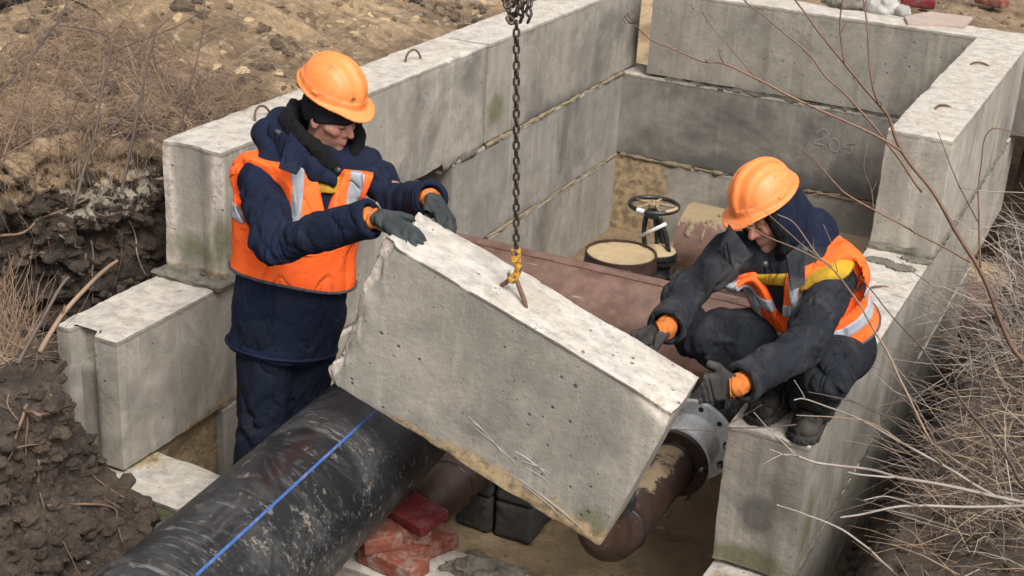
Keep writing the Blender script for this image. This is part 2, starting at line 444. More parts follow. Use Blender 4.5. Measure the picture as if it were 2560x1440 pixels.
def mat_mortar(name, a, b):
    t = NT(name); p = t.pos()
    c = t.mix(t.ramp(t.noise(p, 14, 5, .7), [(.35, 0), (.65, 1)]), a, b)
    return t.out(c, .9, t.bump(t.noise(p, 60, 6, .7), .7, .008))
M['mortar'] = mat_mortar('fresh_mortar', (.085, .076, .06), (.165, .148, .115))
M['mortar_sand'] = mat_mortar('sandy_mortar', (.13, .10, .062), (.26, .20, .125))
def mat_rust(name, base=(.125, .062, .045), b2=(.19, .105, .08), sand=0.35, dark=(.05, .032, .027), rough=(.45, .75), metal=.25):
    t = NT(name); p = t.pos()
    c = t.mix(t.ramp(t.noise(p, 5, 7, .7), [(.35, 0), (.68, 1)]), base, b2)
    c = t.mix(t.math('MULTIPLY', t.ramp(t.noise(p, 2.1, 6, .7), [(.52, 0), (.68, 1)]), .8), c, dark)
    c = t.mix(t.math('MULTIPLY', t.ramp(t.noise(p, 26, 5, .75), [(.6, 0), (.7, 1)]), .5), c, (.30, .17, .09))
    sd_ = t.math('ADD', t.attr('sand'), t.math('MULTIPLY', t.math('SUBTRACT', t.noise(p, 10, 7, .78), .5), 1.3))
    sm = t.ramp(sd_, [(.48, 0), (.6, 1)])
    c = t.mix(sm, c, t.mix(t.noise(p, 30, 4), (.25, .185, .105), (.38, .285, .17)))
    sc = t.ramp(t.noise(t.pos((1.5, 14, 14)), 3, 5, .7), [(.63, 0), (.72, 1)])
    c = t.mix(t.math('MULTIPLY', sc, sand), c, (.42, .34, .25))
    r = t.math('MAXIMUM', t.ramp(t.noise(p, 12, 4), [(.3, rough[0]), (.7, rough[1])]), t.math('MULTIPLY', sm, .95))
    return t.out(c, r, t.bump(t.math('ADD', t.noise(p, 35, 5, .7), sm), .3, .005), Metallic=metal)
M['rust'] = mat_rust('rusty_primer_steel', (.125, .068, .050), (.235, .140, .108), dark=(.07, .042, .034), sand=.7)
M['rust_dark'] = mat_rust('dark_rusty_steel', (.034, .019, .015), (.070, .038, .028), sand=.3, rough=(.35, .6))
def mat_plain(name, col, rough=.5, metal=0.0, var=.25, bscale=60, bstr=.15, dirt=None, dfac=.5, dsc=5, spec=None):
    t = NT(name); p = t.pos()
    c = t.mix(t.ramp(t.noise(p, 4, 5, .65), [(.3, 0), (.7, 1)]), tuple(x*(1-var) for x in col), tuple(min(1, x*(1+var)) for x in col))
    if dirt is not None: c = t.mix(t.math('MULTIPLY', t.ramp(t.noise(p, dsc, 7, .75), [(.5, 0), (.64, 1)]), dfac), c, dirt)
    kw = {'Metallic': metal}
    if spec is not None: kw['Specular_IOR_Level'] = spec
    return t.out(c, rough, t.bump(t.noise(p, bscale, 4, .6), bstr, .004), **kw)
M['iron'] = mat_plain('black_painted_iron', (.018, .018, .02), .38, .2, .3, 50, .2, (.10, .08, .055), .35, 7)
M['iron_sandy'] = mat_plain('sand_covered_iron', (.30, .22, .125), .9, 0, .3, 60, .6, (.03, .028, .026), .9, 9)
M['chain'] = mat_plain('oily_chain_steel', (.060, .050, .045), .42, .75, .4, 90, .35, (.16, .085, .05), .6, 25)
M['loop'] = mat_plain('rusty_rebar', (.12, .065, .04), .7, .4, .35, 120, .5, (.21, .11, .06), .5, 40)
M['steel'] = mat_plain('zinc_bolt', (.42, .41, .39), .38, .9, .25, 80, .2, (.12, .09, .06), .5, 30)
M['white_paint'] = mat_plain('grey_white_epoxy', (.82, .84, .86), .34, 0, .06, 30, .08, (.38, .31, .21), .55, 4.5)
M['sandfill'] = mat_plain('sand_fill', (.37, .275, .155), .95, 0, .12, 70, .6, (.24, .17, .09), .35, 9)
M['paper'] = mat_plain('paper_tag', (.62, .64, .62), .8, 0, .08, 30, .1, (.45, .38, .26), .4, 20)
def mat_pe():
    t = NT('black_polyethylene'); p = t.pos(rnd=False)
    c = t.mix(t.noise(p, 3, 5), (.007, .0075, .0088), (.016, .017, .0195))
    # chalky drag marks, dust films and dried mud flecks on the pipe
    def rotv(ang, sc):
        mp = t.n('Mapping', Vector=p); mp.inputs['Rotation'].default_value = ang; mp.inputs['Scale'].default_value = sc; return mp.outputs[0]
    film = t.ramp(t.noise(p, 3.4, 8, .75, 1.4), [(.47, 0), (.66, 1)])
    c = t.mix(t.math('MULTIPLY', film, .42), c, (.085, .083, .078))
    for ang, sc, lo, f in (((.3, .5, .9), (3, 40, 40), .585, .6), ((.9, .2, 2.2), (2, 36, 36), .60, .55), ((.1, 1.2, .3), (4, 60, 60), .61, .5), ((1.3, .6, 1.2), (3, 26, 26), .62, .5)):
        s_ = t.ramp(t.noise(rotv(ang, sc), 1.0, 4, .7), [(lo, 0), (lo+.07, 1)])
        gate = t.ramp(t.noise(p, 4.5, 3), [(.46, 0), (.6, 1)])
        c = t.mix(t.math('MULTIPLY', t.math('MULTIPLY', s_, gate), f), c, (.22, .21, .19))
    mud = t.ramp(t.noise(p, 16, 8, .8), [(.60, 0), (.68, 1)])
    c = t.mix(t.math('MULTIPLY', mud, .55), c, (.27, .22, .165))
    r = t.math('MAXIMUM', t.math('ADD', .36, t.math('MULTIPLY', film, .35)), t.math('MULTIPLY', mud, .9))
    return t.out(c, r, t.bump(t.math('ADD', t.noise(p, 30, 5), t.math('MULTIPLY', mud, 1.5)), .12, .004))
M['pe'] = mat_pe()
M['pe_ring'] = mat_plain('black_rubber', (.016, .016, .018), .45, 0, .2, 60, .2, (.14, .12, .10), .35, 9)
M['blue'] = mat_plain('blue_stripe', (.035, .10, .30), .5, 0, .12, 60, .1, (.2, .2, .22), .5, 14)
def mat_brick(name, a, b, d):
    t = NT(name); p = t.pos()
    c = t.mix(t.ramp(t.noise(p, 9, 6, .7), [(.35, 0), (.65, 1)]), a, b)
    c = t.mix(t.math('MULTIPLY', t.ramp(t.noise(p, 14, 7, .75), [(.48, 0), (.62, 1)]), .75), c, d)
    return t.out(c, .95, t.bump(t.noise(p, 50, 6, .7), .8, .007), Specular_IOR_Level=.15)
M['brick'] = mat_brick('orange_red_brick', (.165, .048, .032), (.235, .083, .054), (.26, .20, .17))
M['brick_dark'] = mat_brick('wine_red_brick', (.115, .016, .018), (.15, .026, .026), (.13, .075, .068))
M['cinder'] = mat_plain('cinder_concrete', (.038, .036, .033), .95, 0, .35, 70, 1.0, (.10, .09, .075), .5, 20)
M['tile'] = mat_brick('pink_slab', (.34, .25, .21), (.40, .31, .265), (.33, .29, .25))
def mat_twig(name, a, b, rough=.75):
    t = NT(name); p = t.pos()
    c = t.mix(t.ramp(t.noise(p, 3.5, 5, .6), [(.35, 0), (.65, 1)]), a, b)
    return t.out(c, rough, t.bump(t.noise(p, 120, 3), .4, .003))
M['twig_grey'] = mat_twig('grey_dead_twig', (.17, .138, .112), (.31, .265, .225))
M['twig_dark'] = mat_twig('dark_twig', (.055, .038, .032), (.11, .08, .065))
M['twig_red'] = mat_twig('red_brown_bark', (.11, .058, .038), (.20, .115, .075), .5)
M['straw'] = mat_twig('dry_straw', (.195, .137, .084), (.335, .25, .162))
M['straw_brown'] = mat_twig('brown_dead_stalk', (.155, .10, .065), (.28, .19, .125))
M['root'] = mat_twig('root', (.075, .042, .028), (.18, .115, .075))

# ------------------------------------------------------------------ foundation blocks
WX, LY, BW = 2.3123, 5.3371, 0.312
BH = 0.58
BLOCKS = 'precast blocks of the pit walls'
def loop_mesh(c, w=.11, h=.055, r=.006, d=(1, 0, 0), lean=0.0):
    d = np.asarray(d, float); up = np.array([0, 0, 1.0]); sd_ = np.cross(up, d)
    up = up*math.cos(lean)+sd_*math.sin(lean)
    P = [np.asarray(c)+d*w/2*math.cos(a)*(1 if abs(math.cos(a)) < 1 else 1)+up*(h*math.sin(a)) for a in np.linspace(0, math.pi, 13)]
    P = [P[0]-up*.03]+P+[P[-1]-up*.03]
    return tube(P, r, 7)
def block(name, label, axis, a0, a1, face, z0, z1, mat, seed, side=1, moss=(), dirt=(), damp=(), loops=(), h=.028, chip=(.005, .028), broken=None, group=BLOCKS, width=BW, groove=None):
    """axis 'y': runs along y from a0 to a1, inner face at x=face, body towards side; axis 'x': likewise along x"""
    L = a1-a0; H = z1-z0
    V, F, top = rough_box(L, width, H, h, seed, chip)
    if groove:      # casting recess down the near end
        gw, gd, gz = groove; e = (V[:, 0] < -L/2+.03)*sstep(gw, gw*.72, np.abs(V[:, 1]-.03)); V[:, 0] += e*gd*(.45+.55*sstep(gz-.02, gz+.02, V[:, 2]))
    if axis == 'y':
        Wd = np.stack([-V[:, 1], V[:, 0], V[:, 2]], 1)+np.array([face+side*width/2, (a0+a1)/2, (z0+z1)/2])
    else:
        Wd = V+np.array([(a0+a1)/2, face+side*width/2, (z0+z1)/2])
    at_ = {'top': top}
    for key, lst in (('moss', moss), ('dirt', dirt), ('damp', damp)):
        a = np.zeros(len(V))
        for c, r, k in lst:
            q = (Wd-np.array(c))/np.array(r); a = np.maximum(a, k*np.exp(-(q*q).sum(1)))
        at_[key] = a
    at_['broken'] = broken(Wd) if broken else np.zeros(len(V))
    o = obj(name, Wd, F, mat, smooth=True, attrs=at_, auto=50)
    tag(o, label, 'concrete block', group)
    for lp in loops: obj('lifting_loop', *loop_mesh(*lp), M['loop'], o, smooth=True)
    return o
def mortar_bed(parent, axis, a0, a1, face, z, side=1, mat='mortar_sand', seed=0, out=.012, th=.034, width=.10):
    """uneven squeezed-out mortar along a joint"""
    n = int((a1-a0)/.011); s = np.linspace(a0, a1, n); V = []; F = []
    K = 6
    for i, y in enumerate(s):
        q = np.array([[y*1.0, seed*3.1, z]])
        a_ = float(fbm(q, 9, 3, seed)[0]); b_ = float(fbm(q, 16, 3, seed+4)[0]); c_ = float(noise(q, 45, seed+9)[0])
        o_ = -.007 if a_ < -.22 else max(-.004, out*(.45+1.2*a_+.6*c_)); hh = th/2*max(.12, .6+1.2*b_+.3*c_); dr = .030*max(0, float(fbm(q, 12, 3, seed+7)[0])+.1*c_)
        ring = [(-width, hh), (0, hh), (o_, hh*.6), (o_+.002, -hh*.5), (o_*.6+.001, -hh-dr), (-width, -hh-dr*.6)]
        for d, zz in ring:
            p = (face-side*d, y, z+zz) if axis == 'y' else (y, face-side*d, z+zz)
            V.append(p)
    fl = (axis == 'y') == (side < 0)
    for i in range(n-1):
        for k in range(K-1):
            f_ = [i*K+k, i*K+k+1, (i+1)*K+k+1, (i+1)*K+k]; F.append(f_ if fl else f_[::-1])
    F.append(list(range(K))); F.append([(n-1)*K+k for k in range(K)])
    return obj('mortar_bed', V, F, M[mat], parent, smooth=True)

YT, YS, YN, YR, YR2, YF = .754, 3.20, .055, 2.895, .699, .272
chipend = lambda y0: (lambda P: np.clip(1-np.abs(P[:, 1]-y0)/.03, 0, 1)*np.clip((np.abs(P[:, 0]+BW/2)-.07)/.06+.8*fbm(P, 7, 3, 5), 0, 1))
b = block('concrete_block', 'top block of the left wall behind the standing worker, chipped mossy near end', 'y', YT, YS-.006, 0, -BH, 0, M['concrete'], 1, -1, h=.022, chip=(.004, .034), groove=(.09, .018, -.5),
          moss=[((-.02, YT, -.40), (.05, .14, .16), 1.05), ((0, YT+.12, -.42), (.02, .05, .2), .9), ((-.16, YT, -.47), (.2, .05, .10), .95)],
          dirt=[((-.1, YT, -.58), (.4, .1, .05), .8)], loops=[((-.16, 1.28, -.005), .12, .06, .006, (0, 1, 0), .3), ((-.15, 2.62, -.005), .11, .062, .006, (.3, .95, 0), .1)],
          broken=chipend(YT))
bA = b
b = block('concrete_block', 'top left-wall block in the far corner, half hidden by the hanging chain', 'y', YS+.006, 5.56, 0, -BH, 0, M['concrete'], 2, -1,
          moss=[((0, 3.33, -.40), (.1, .15, .12), 1.0), ((0, 5.4, -.42), (.1, .15, .12), .5)], damp=[((0, 4.2, -.6), (.2, .9, .13), .75), ((0, 5.5, -.3), (.1, .18, .4), .7)])
b2a = block('concrete_block', 'low left-wall block with a notched end, standing out towards the soil lump', 'y', YN, 2.47, 0, -1.18, -.6, M['concrete'], 3, -1, h=.022, chip=(.003, .014), groove=(.062, .075, .14),
            damp=[((-.1, YN, -1.0), (.12, .05, .3), .3)], dirt=[((0, .8, -1.17), (.1, .5, .05), .75)])
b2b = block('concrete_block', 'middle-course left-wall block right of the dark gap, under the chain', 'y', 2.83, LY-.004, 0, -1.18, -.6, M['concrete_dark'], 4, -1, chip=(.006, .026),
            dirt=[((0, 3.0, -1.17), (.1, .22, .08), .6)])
b3a = block('concrete_block', 'pale lowest left-wall block showing beside the standing worker\'s shin', 'y', .72, 2.3, 0, -1.78, -1.2, M['concrete'], 5, -1)
b3b = block('concrete_block', 'lowest left-wall block in the far corner beside the sand-filled drum', 'y', 2.9, LY-.004, 0, -1.78, -1.2, M['concrete'], 6, -1,
            moss=[((0, 4.4, -1.6), (.1, .6, .4), .35)], dirt=[((0, 5.2, -1.7), (.1, .2, .15), .4)])
mortar_bed(b, 'y', 3.22, LY, 0, -.598, -1, 'mortar_sand', 1, .006, .028)
mortar_bed(b2b, 'y', 3.3, LY, 0, -1.193, -1, 'mortar_sand', 2, .004, .016)
mortar_bed(bA, 'y', 2.7, 3.2, 0, -.592, -1, 'mortar', 3, .010, .05)
k1 = block('concrete_block', 'streaked top block of the far wall, marked with dark run-off lines', 'x', .165, 2.80, LY, -BH, 0, M['concrete'], 7, 1, loops=[((1.9, LY+.2, -.002), .10, .012, .006, (1, .1, 0), 1.2)],
           moss=[((1.6, LY, -.05), (1.4, .1, .04), .45)])
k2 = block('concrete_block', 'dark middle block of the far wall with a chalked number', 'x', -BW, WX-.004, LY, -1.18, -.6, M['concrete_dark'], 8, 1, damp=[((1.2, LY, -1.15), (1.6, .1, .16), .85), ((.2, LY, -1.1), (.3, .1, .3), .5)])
k3 = block('concrete_block', 'lowest block of the far wall, mud-stained beside the valve handwheel', 'x', -BW, WX-.004, LY, -1.78, -1.2, M['concrete'], 9, 1, dirt=[((.12, LY, -1.5), (.28, .1, .5), 1.5)], damp=[((2.1, LY, -1.25), (.4, .1, .12), .7)])
mortar_bed(k2, 'x', 0.02, 1.5, LY, -1.19, 1, 'mortar_sand', 5, .014, .024)
mortar_bed(k1, 'x', .3, 2.3, LY, -.594, 1, 'mortar', 6, -.01, .03)
mortar_bed(k3, 'x', .9, 2.3, LY, -1.196, 1, 'mortar_sand', 8, .006, .014)
r1 = block('concrete_block', 'top block of the right wall with two bent lifting loops', 'y', YR, LY-.004, WX, -BH, 0, M['concrete'], 10, 1, h=.026,
           loops=[((WX+.16, 3.45, -.003), .11, .03, .006, (.55, .8, 0), 1.0), ((WX+.15, 4.55, -.003), .11, .03, .006, (.8, .5, 0), 1.0)])
r2 = block('concrete_block', 'right-wall block under the crouching worker\'s boots, mossy foot', 'y', YR2, 3.1, WX, -1.18, -.6, M['concrete'], 11, 1, h=.022, chip=(.004, .026), groove=(.10, .010, -.5),
           moss=[((WX+.14, YR2, -1.14), (.2, .05, .07), 1.1), ((WX+.32, YR2+.15, -1.0), (.05, .12, .25), .95), ((WX+.32, 1.5, -.98), (.05, .5, .08), .6)],
           damp=[((WX+.15, YR2, -.95), (.08, .05, .12), 1.0)], loops=[((WX+.17, 2.35, -.605), .13, .02, .007, (.6, .8, 0), 1.2)])
r2b = block('concrete_block', 'middle-course right-wall block passing over the rusty pipe outside', 'y', 3.11, LY+.3, WX, -1.18, -.6, M['concrete'], 12, 1, moss=[((WX+.32, 4.4, -1.1), (.05, .5, .08), .7)])
r3 = block('concrete_block', 'lowest right-wall block ending at the rusty pipe outside', 'y', .60, 4.54, WX, -1.78, -1.2, M['concrete'], 13, 1, moss=[((WX+.32, 2.0, -1.3), (.05, .8, .12), .7)], dirt=[((WX+.1, .62, -1.2), (.2, .08, .1), .7)])
mortar_bed(r2, 'y', YR2+.05, 3.0, WX+BW, -1.19, -1, 'mortar', 9, .008, .03)
mortar_bed(r1, 'y', YR+.05, 5.2, WX+BW, -.592, -1, 'mortar', 10, .012, .04)
f1 = block('concrete_block', 'sandy-topped base block crossing under the black pipe, left part', 'x', -BW, .98, YF, -1.78, -1.2, M['concrete'], 14, -1, h=.022, moss=[((.2, YF-BW, -1.25), (.5, .05, .05), .9)], dirt=[((-.1, .2, -1.2), (.4, .25, .03), .62)])
f2 = block('concrete_block', 'base block under the bricks at the bottom edge of the picture', 'x', 1.0, WX+BW-.3, YF, -1.78, -1.2, M['concrete'], 15, -1, h=.022, dirt=[((1.2, .2, -1.2), (.3, .2, .03), .45)])

# chalk marks on the dark far-wall block: 2.05 drawn as thin flat strokes
def stroke(pts, w=.008):
    P = catmull(pts, 6); V = []; F = []
    for i, p in enumerate(P):
        t_ = P[min(i+1, len(P)-1)]-P[max(i-1, 0)]; t_ /= np.linalg.norm(t_)+1e-9; n_ = np.array([-t_[1], t_[0]])
        for s_ in (-1, 1): q = p+n_*s_*w/2; V.append((q[0], LY-.006, q[1]))
    for i in range(len(P)-1): F.append([2*i, 2*i+2, 2*i+3, 2*i+1])
    return V, F
def px(u, v): q = on(u, v, 1, LY-.006); return (q[0], q[2])
ck = MB()
for s_ in ([(2040, 333), (2058, 322), (2072, 332), (2060, 345), (2034, 356), (2060, 362)], [(2066, 368), (2067, 372)], [(2080, 347), (2074, 362), (2080, 376), (2092, 378), (2098, 362), (2090, 347), (2080, 347)], [(2140, 357), (2118, 360), (2110, 368), (2125, 370), (2130, 380), (2118, 386)]):
    ck.add(*stroke([px(*p) for p in s_], .006))
tch = NT('chalk'); M['chalk'] = tch.out((.27, .26, .245), .95)
obj('chalk_mark', *ck.get(), M['chalk'], k2)

# ------------------------------------------------------------------ ground
def poly_sd(x, y, poly):
    d = np.full(x.shape, 1e9); ins = np.zeros(x.shape, bool); n = len(poly)
    for i in range(n):
        ax, ay = poly[i]; bx, by = poly[(i+1) % n]; ex, ey = bx-ax, by-ay; wx, wy = x-ax, y-ay
        t_ = np.clip((wx*ex+wy*ey)/(ex*ex+ey*ey), 0, 1); d = np.minimum(d, (wx-ex*t_)**2+(wy-ey*t_)**2)
        c1 = ((ay <= y) & (by > y)) | ((by <= y) & (ay > y))
        xx = ax+(y-ay)/(by-ay+1e-12)*ex; ins ^= c1 & (x < xx)
    d = np.sqrt(d); return np.where(ins, -d, d)
POLY = [(-.335, 9), (-.335, 1.3), (-.52, 1.08), (-.85, .62), (-1.0, .15), (-.8, -.2), (-.25, -.36), (.12, -.46), (.36, -.66), (.50, -1.05), (.56, -1.8), (.56, -3.2), (-9, -3.2), (-9, 9)]
def g_left(x, y):
    base = -.17+.20*np.clip(-x-.5, 0, 2.2)+.10*np.clip(-x-2.7, 0, 8)
    near = sstep(.9, -.5, y)
    base = base*(1-near)+(-.40+.10*np.clip(-x-.1, 0, 3))*near
    pile = .30*np.exp(-(((x+2.0)/1.0)**2+((y-3.0)/1.2)**2))+.25*np.exp(-(((x+2.4)/.9)**2+((y-5.5)/1.1)**2))
    return base+pile+.02*(y-2)*(y > 2)
def lumps(P, big=.10):
    e = np.clip(fbm(P, .9, 2, 25)+.55, .15, 1.1)
    return big*fbm(P, 1.6, 3, 21)+.05*ridged(P, 3.4, 3, 31)+e*(.060*fbm(P, 6, 3, 41)-.085*np.abs(fbm(P, 10, 3, 43))+.05+.024*fbm(P, 24, 2, 45))
def soil_sdf(P):
    x, y, z = P[:, 0], P[:, 1], P[:, 2]
    d2 = poly_sd(x, y, POLY); g = g_left(x, y)
    n = lumps(P, .06); n2 = .045*ridged(P, 6, 3, 51)+.045*np.abs(fbm(P, 13, 3, 55))+.026*fbm(P, 26, 2, 61)-.03*np.clip(ridged(P, 9, 2, 57)-.35, 0, 1)
    wall = d2-.10*sstep(-1.8, -.3, z)+.10+.10*fbm(P, 2.6, 2, 71)*1.0-n2*1.3-.25*sstep(-1.1, -1.9, z)-.30*sstep(-.50, -1.10, z)*sstep(-.15, -.45, y)
    top = z-g-n*.8
    return smax(wall, top, .07)
V, F = surf(soil_sdf, (-2.3, -1.7, -1.95), (.85, 1.9, .45), .018, .10)
fz = V[:, 2]-g_left(V[:, 0], V[:, 1]); d2 = poly_sd(V[:, 0], V[:, 1], POLY)
loam = np.clip(sstep(-.06, -.22, fz)+sstep(.55, -.1, V[:, 1])*1.0, 0, 1.2)
chalk = .85*np.exp(-(((V[:, 0]+.75)/.25)**2+((V[:, 1]-.85)/.3)**2+((V[:, 2]+.35)/.16)**2))+.8*np.exp(-(((V[:, 0]+.5)/.2)**2+((V[:, 1]-1.1)/.2)**2+((V[:, 2]+.25)/.1)**2))
bank = tag(obj('soil_bank', V, F, M['bank'], attrs={'loam': loam, 'chalk': chalk}, smooth=True, org=(0, 0, 0)), kind='structure')
def grid(x0, x1, y0, y1, h, zf, keep=None, ratio=1.0):
    nx, ny = int((x1-x0)/h)+1, int((y1-y0)/h)+1
    X, Y = np.meshgrid(np.linspace(x0, x1, nx), np.linspace(y0, y1, ny), indexing='ij')
    Z = zf(X.ravel(), Y.ravel()); V = np.stack([X.ravel(), Y.ravel(), Z], 1)
    I = np.arange(nx*ny).reshape(nx, ny)
    F = np.stack([I[:-1, :-1], I[1:, :-1], I[1:, 1:], I[:-1, 1:]], -1).reshape(-1, 4)
    if keep is not None:
        c = V[F].mean(1); F = F[keep(c[:, 0], c[:, 1])]
        u_, inv = np.unique(F, return_inverse=True); V = V[u_]; F = inv.reshape(-1, 4)
    return V, F
def z_left(x, y):
    P = np.stack([x, y, g_left(x, y)], 1); z = g_left(x, y)+.8*lumps(P, .10)
    return np.where(x > -.55, np.minimum(z, -.03-.1*(x+.55)/.22*0-.02), z)
V, F = grid(-5.2, -.30, -1.6, 9.5, .021, z_left, lambda x, y: ~((x > -2.22) & (y < 1.82)))
tag(obj('spoil_ground', V, F, M['bank'], attrs={'loam': sstep(.8, .1, V[:, 1])*.9+.55*np.clip(fbm(V, .9, 3, 77)-.05, 0, 1), 'chalk': np.zeros(len(V))}, smooth=True, org=(0, 0, 0)), kind='structure')
def z_back(x, y):
    P = np.stack([x, y, 0*x], 1)
    return -.05+.03*np.clip(y-6.5, 0, 20)+.5*lumps(P, .06)*np.clip((y-5.6)*2, .15, 1)
V, F = grid(-.30, 9, 5.60, 13, .04, z_back, lambda x, y: (x > .1) | (y > 5.62))
F = F[(V[F].mean(1)[:, 0] < 2.75) | (V[F].mean(1)[:, 1] > 6.2)]
tag(obj('sandy_ground', V, F, M['bank'], attrs={'loam': .35*np.clip(fbm(V, .8, 3, 78), 0, 1), 'chalk': np.zeros(len(V))}, smooth=True, org=(0, 0, 0)), kind='structure')
def z_right(x, y):
    P = np.stack([x, y, 0*x], 1)
    b_ = -1.62+.75*sstep(2.66, 3.0, x)+.25*sstep(3.0, 4.2, x)
    trench = sstep(3.6, 4.6, y)*sstep(6.0, 5.4, y); b_ = b_*(1-trench)+(-1.75+.5*sstep(3.3, 4.6, x))*trench
    b_ = b_+1.9*sstep(5.7, 6.4, y)*sstep(2.4, 2.9, x)*1.0+.9*sstep(-.4, -2.4, y)
    return np.minimum(b_, .15)+.6*lumps(P, .10)+.02*fbm(P, 18, 3, 81)
V, F = grid(2.63, 6.2, -1.6, 6.6, .024, z_right)
tag(obj('right_ground', V, F, M['loam'], smooth=True, org=(0, 0, 0)), kind='structure')
def z_floor(x, y):
    P = np.stack([x, y, 0*x], 1); return -1.76+.025*fbm(P, 1.8, 4, 91)+.010*fbm(P, 9, 3, 92)+.10*np.exp(-((x-.9)/.9)**2-((y-.75)/.3)**2)
V, F = grid(-.2, 2.5, .2, 5.4, .03, z_floor)
tag(obj('pit_floor', V, F, M['floor'], smooth=True, org=(0, 0, 0)), kind='structure')
def z_far(x, y):
    return np.where((np.abs(x) < 9) & (np.abs(y-4) < 9), -2.2, -.15+.02*np.maximum(np.abs(x), np.abs(y)))
V, F = grid(-120, 120, -60, 180, 6.0, z_far)
tag(obj('ground', V, F, M['sand'], smooth=True, org=(0, 0, 0)), kind='structure')
def z_near(x, y):
    P = np.stack([x, y, 0*x], 1); t_ = sstep(.35, .7, x)*sstep(3.1, 2.65, x); lf = -.40+.10*np.clip(-x-.1, 0, 3); rt = -.6+.5*sstep(-1.2, -3.5, y)
    return np.where(x < 1.5, lf, rt)*(1-t_)+(-1.85)*t_-.05+.5*lumps(P, .06)
V, F = grid(-6, 7, -7, -1.45, .07, z_near)
tag(obj('near_ground', V, F, M['loam'], smooth=True, org=(0, 0, 0)), kind='structure')
V, F = grid(.1, 2.75, -1.5, .25, .04, lambda x, y: -1.86+.5*lumps(np.stack([x, y, 0*x], 1), .05))
tag(obj('trench_floor', V, F, M['floor'], smooth=True, org=(0, 0, 0)), kind='structure')
# earth packed in the gaps behind and under the left wall
V, F = surf(lambda P: np.maximum(np.maximum(P[:, 0]+.05-.04*fbm(P, 6, 3, 5), np.abs(P[:, 1]-.5)-.30), np.abs(P[:, 2]+1.5)-.29), (-.4, .1, -1.85), (.1, .9, -1.1), .02)
tag(obj('earth_fill', V, F, M['floor'], smooth=True), kind='structure')
V, F = surf(lambda P: np.maximum(np.maximum(P[:, 0]+.24-.03*fbm(P, 6, 3, 8), np.abs(P[:, 1]-2.6)-.5), np.abs(P[:, 2]+1.1)-.7), (-.45, 2.0, -1.9), (-.1, 3.2, -.3), .025)
tag(obj('earth_fill', V, F, M['loam'], smooth=True), kind='structure')
def unit2(v): return np.asarray(v, float)/np.linalg.norm(v)
# ------------------------------------------------------------------ hung block, chain and hook
HC = np.array([1.729, -.017, -.247]); HL = 1.12
HR = np.array([[.935, -.078, .346], [.066, .997, .047], [-.349, -.021, .937]])
u_, s_, v_ = np.linalg.svd(HR); HR = u_@v_
V, F, top = rough_box(HL, .30, .58, .0115, 21, (.003, .016), .0015, .0065, .045)
half = np.array([HL, .30, .58])/2
spl = sstep(.0, .02, (-half[0]+.075+.05*fbm(V, 7, 3, 33))-V[:, 0])*(V[:, 1] < -half[1]+.01)     # spalled strip beside the broken end
V[:, 1] += spl*(.016+.012*fbm(V, 20, 3, 34))
# bitten near top corner on the right
cn = V-np.array([half[0], -half[1], half[2]]); w_ = np.exp(-((cn/np.array([.13, .05, .05]))**2).sum(1))
V += -np.sign(np.array([1, -1, 1]))*w_[:, None]*np.array([.012, .02, .02])*(1+.8*fbm(V, 22, 3, 8))[:, None]
nearf = np.clip((-half[1]+.012-V[:, 1])/.012+1, 0, 1)
brk = np.clip(spl+sstep(half[0]-.045, half[0]-.005, -V[:, 0]+.03*fbm(V, 9, 3, 3))+w_*1.3*(.6+.6*fbm(V, 18, 3, 9)), 0, 1)
bott = V[:, 2]+half[2]
dirt = (1.05*np.exp(-(bott/.045)**2)*sstep(-.42, -.2, V[:, 0])*(.75+.5*fbm(V*np.array([1, 1, .3]), 3, 2, 12)))+.55*np.exp(-(bott/.11)**2)*sstep(-.2, .1, V[:, 0])
moss = .85*np.exp(-(((V[:, 0]-.5)/.09)**2+((bott-.08)/.07)**2))
damp = .45*np.exp(-(((V[:, 0]-.05)/.5)**2+((bott-.15)/.10)**2))+.35*np.exp(-(((V[:, 0]-.1)/.25)**2+((bott-.4)/.16)**2))
hung = obj('hung_block', V@HR.T+HC, F, M['concrete_hang'], smooth=True, auto=60, org=HC, attrs={'top': top, 'broken': brk, 'dirt': dirt, 'moss': moss, 'damp': damp})
tag(hung, 'tilted concrete block with a broken end, hanging from the chain between the two workers', 'concrete block')
def hloc(p): return HR@np.asarray(p)+HC
# pale drag scratches low on the near face
sc = MB()
for (x0, z0, x1, z1, w0) in [(-.02, .175, .14, .12, .006), (.0, .165, .10, .135, .004), (.02, .15, .20, .11, .004), (.17, .155, .30, .14, .007), (.20, .135, .31, .15, .004), (.22, .12, .32, .118, .004), (.22, .07, .48, .035, .007), (.25, .058, .40, .03, .004), (-.03, .20, -.025, .175, .006), (.34, .155, .345, .13, .004)]:
    P = [np.array([x0+(x1-x0)*t, -half[1]-.0035, -half[2]+z0+(z1-z0)*t+.006*math.sin(3*t)]) for t in np.linspace(0, 1, 9)]
    Vs = []; Fs = []
    for i, p in enumerate(P):
        wd = w0*(.4+.6*math.sin(math.pi*(i+.5)/9))*(.7+.5*random.random())
        Vs += [hloc(p+np.array([0, 0, wd/2])), hloc(p-np.array([0, 0, wd/2]))]
    for i in range(8): Fs.append([2*i, 2*i+1, 2*i+3, 2*i+2])
    sc.add(Vs, Fs)
M['scratch'] = mat_plain('scratch_white', (.42, .40, .37), .9, 0, .2)
obj('scratch_mark', *sc.get(), M['scratch'], hung)
e1_ = on(1249, 704, 1, -.02); hx = np.array([1.715, -.03, .118])
lp0 = hloc((-.055, -.02, half[2]-.01)); lp1 = hloc((.055, -.025, half[2]-.01)); ap = np.array([1.714, -.03, .145])
lp0 = hloc((-.135, -.02, half[2]-.02)); lp1 = hloc((-.025, -.055, half[2]-.02)); ap = hloc((-.105, -.035, half[2]+.062))
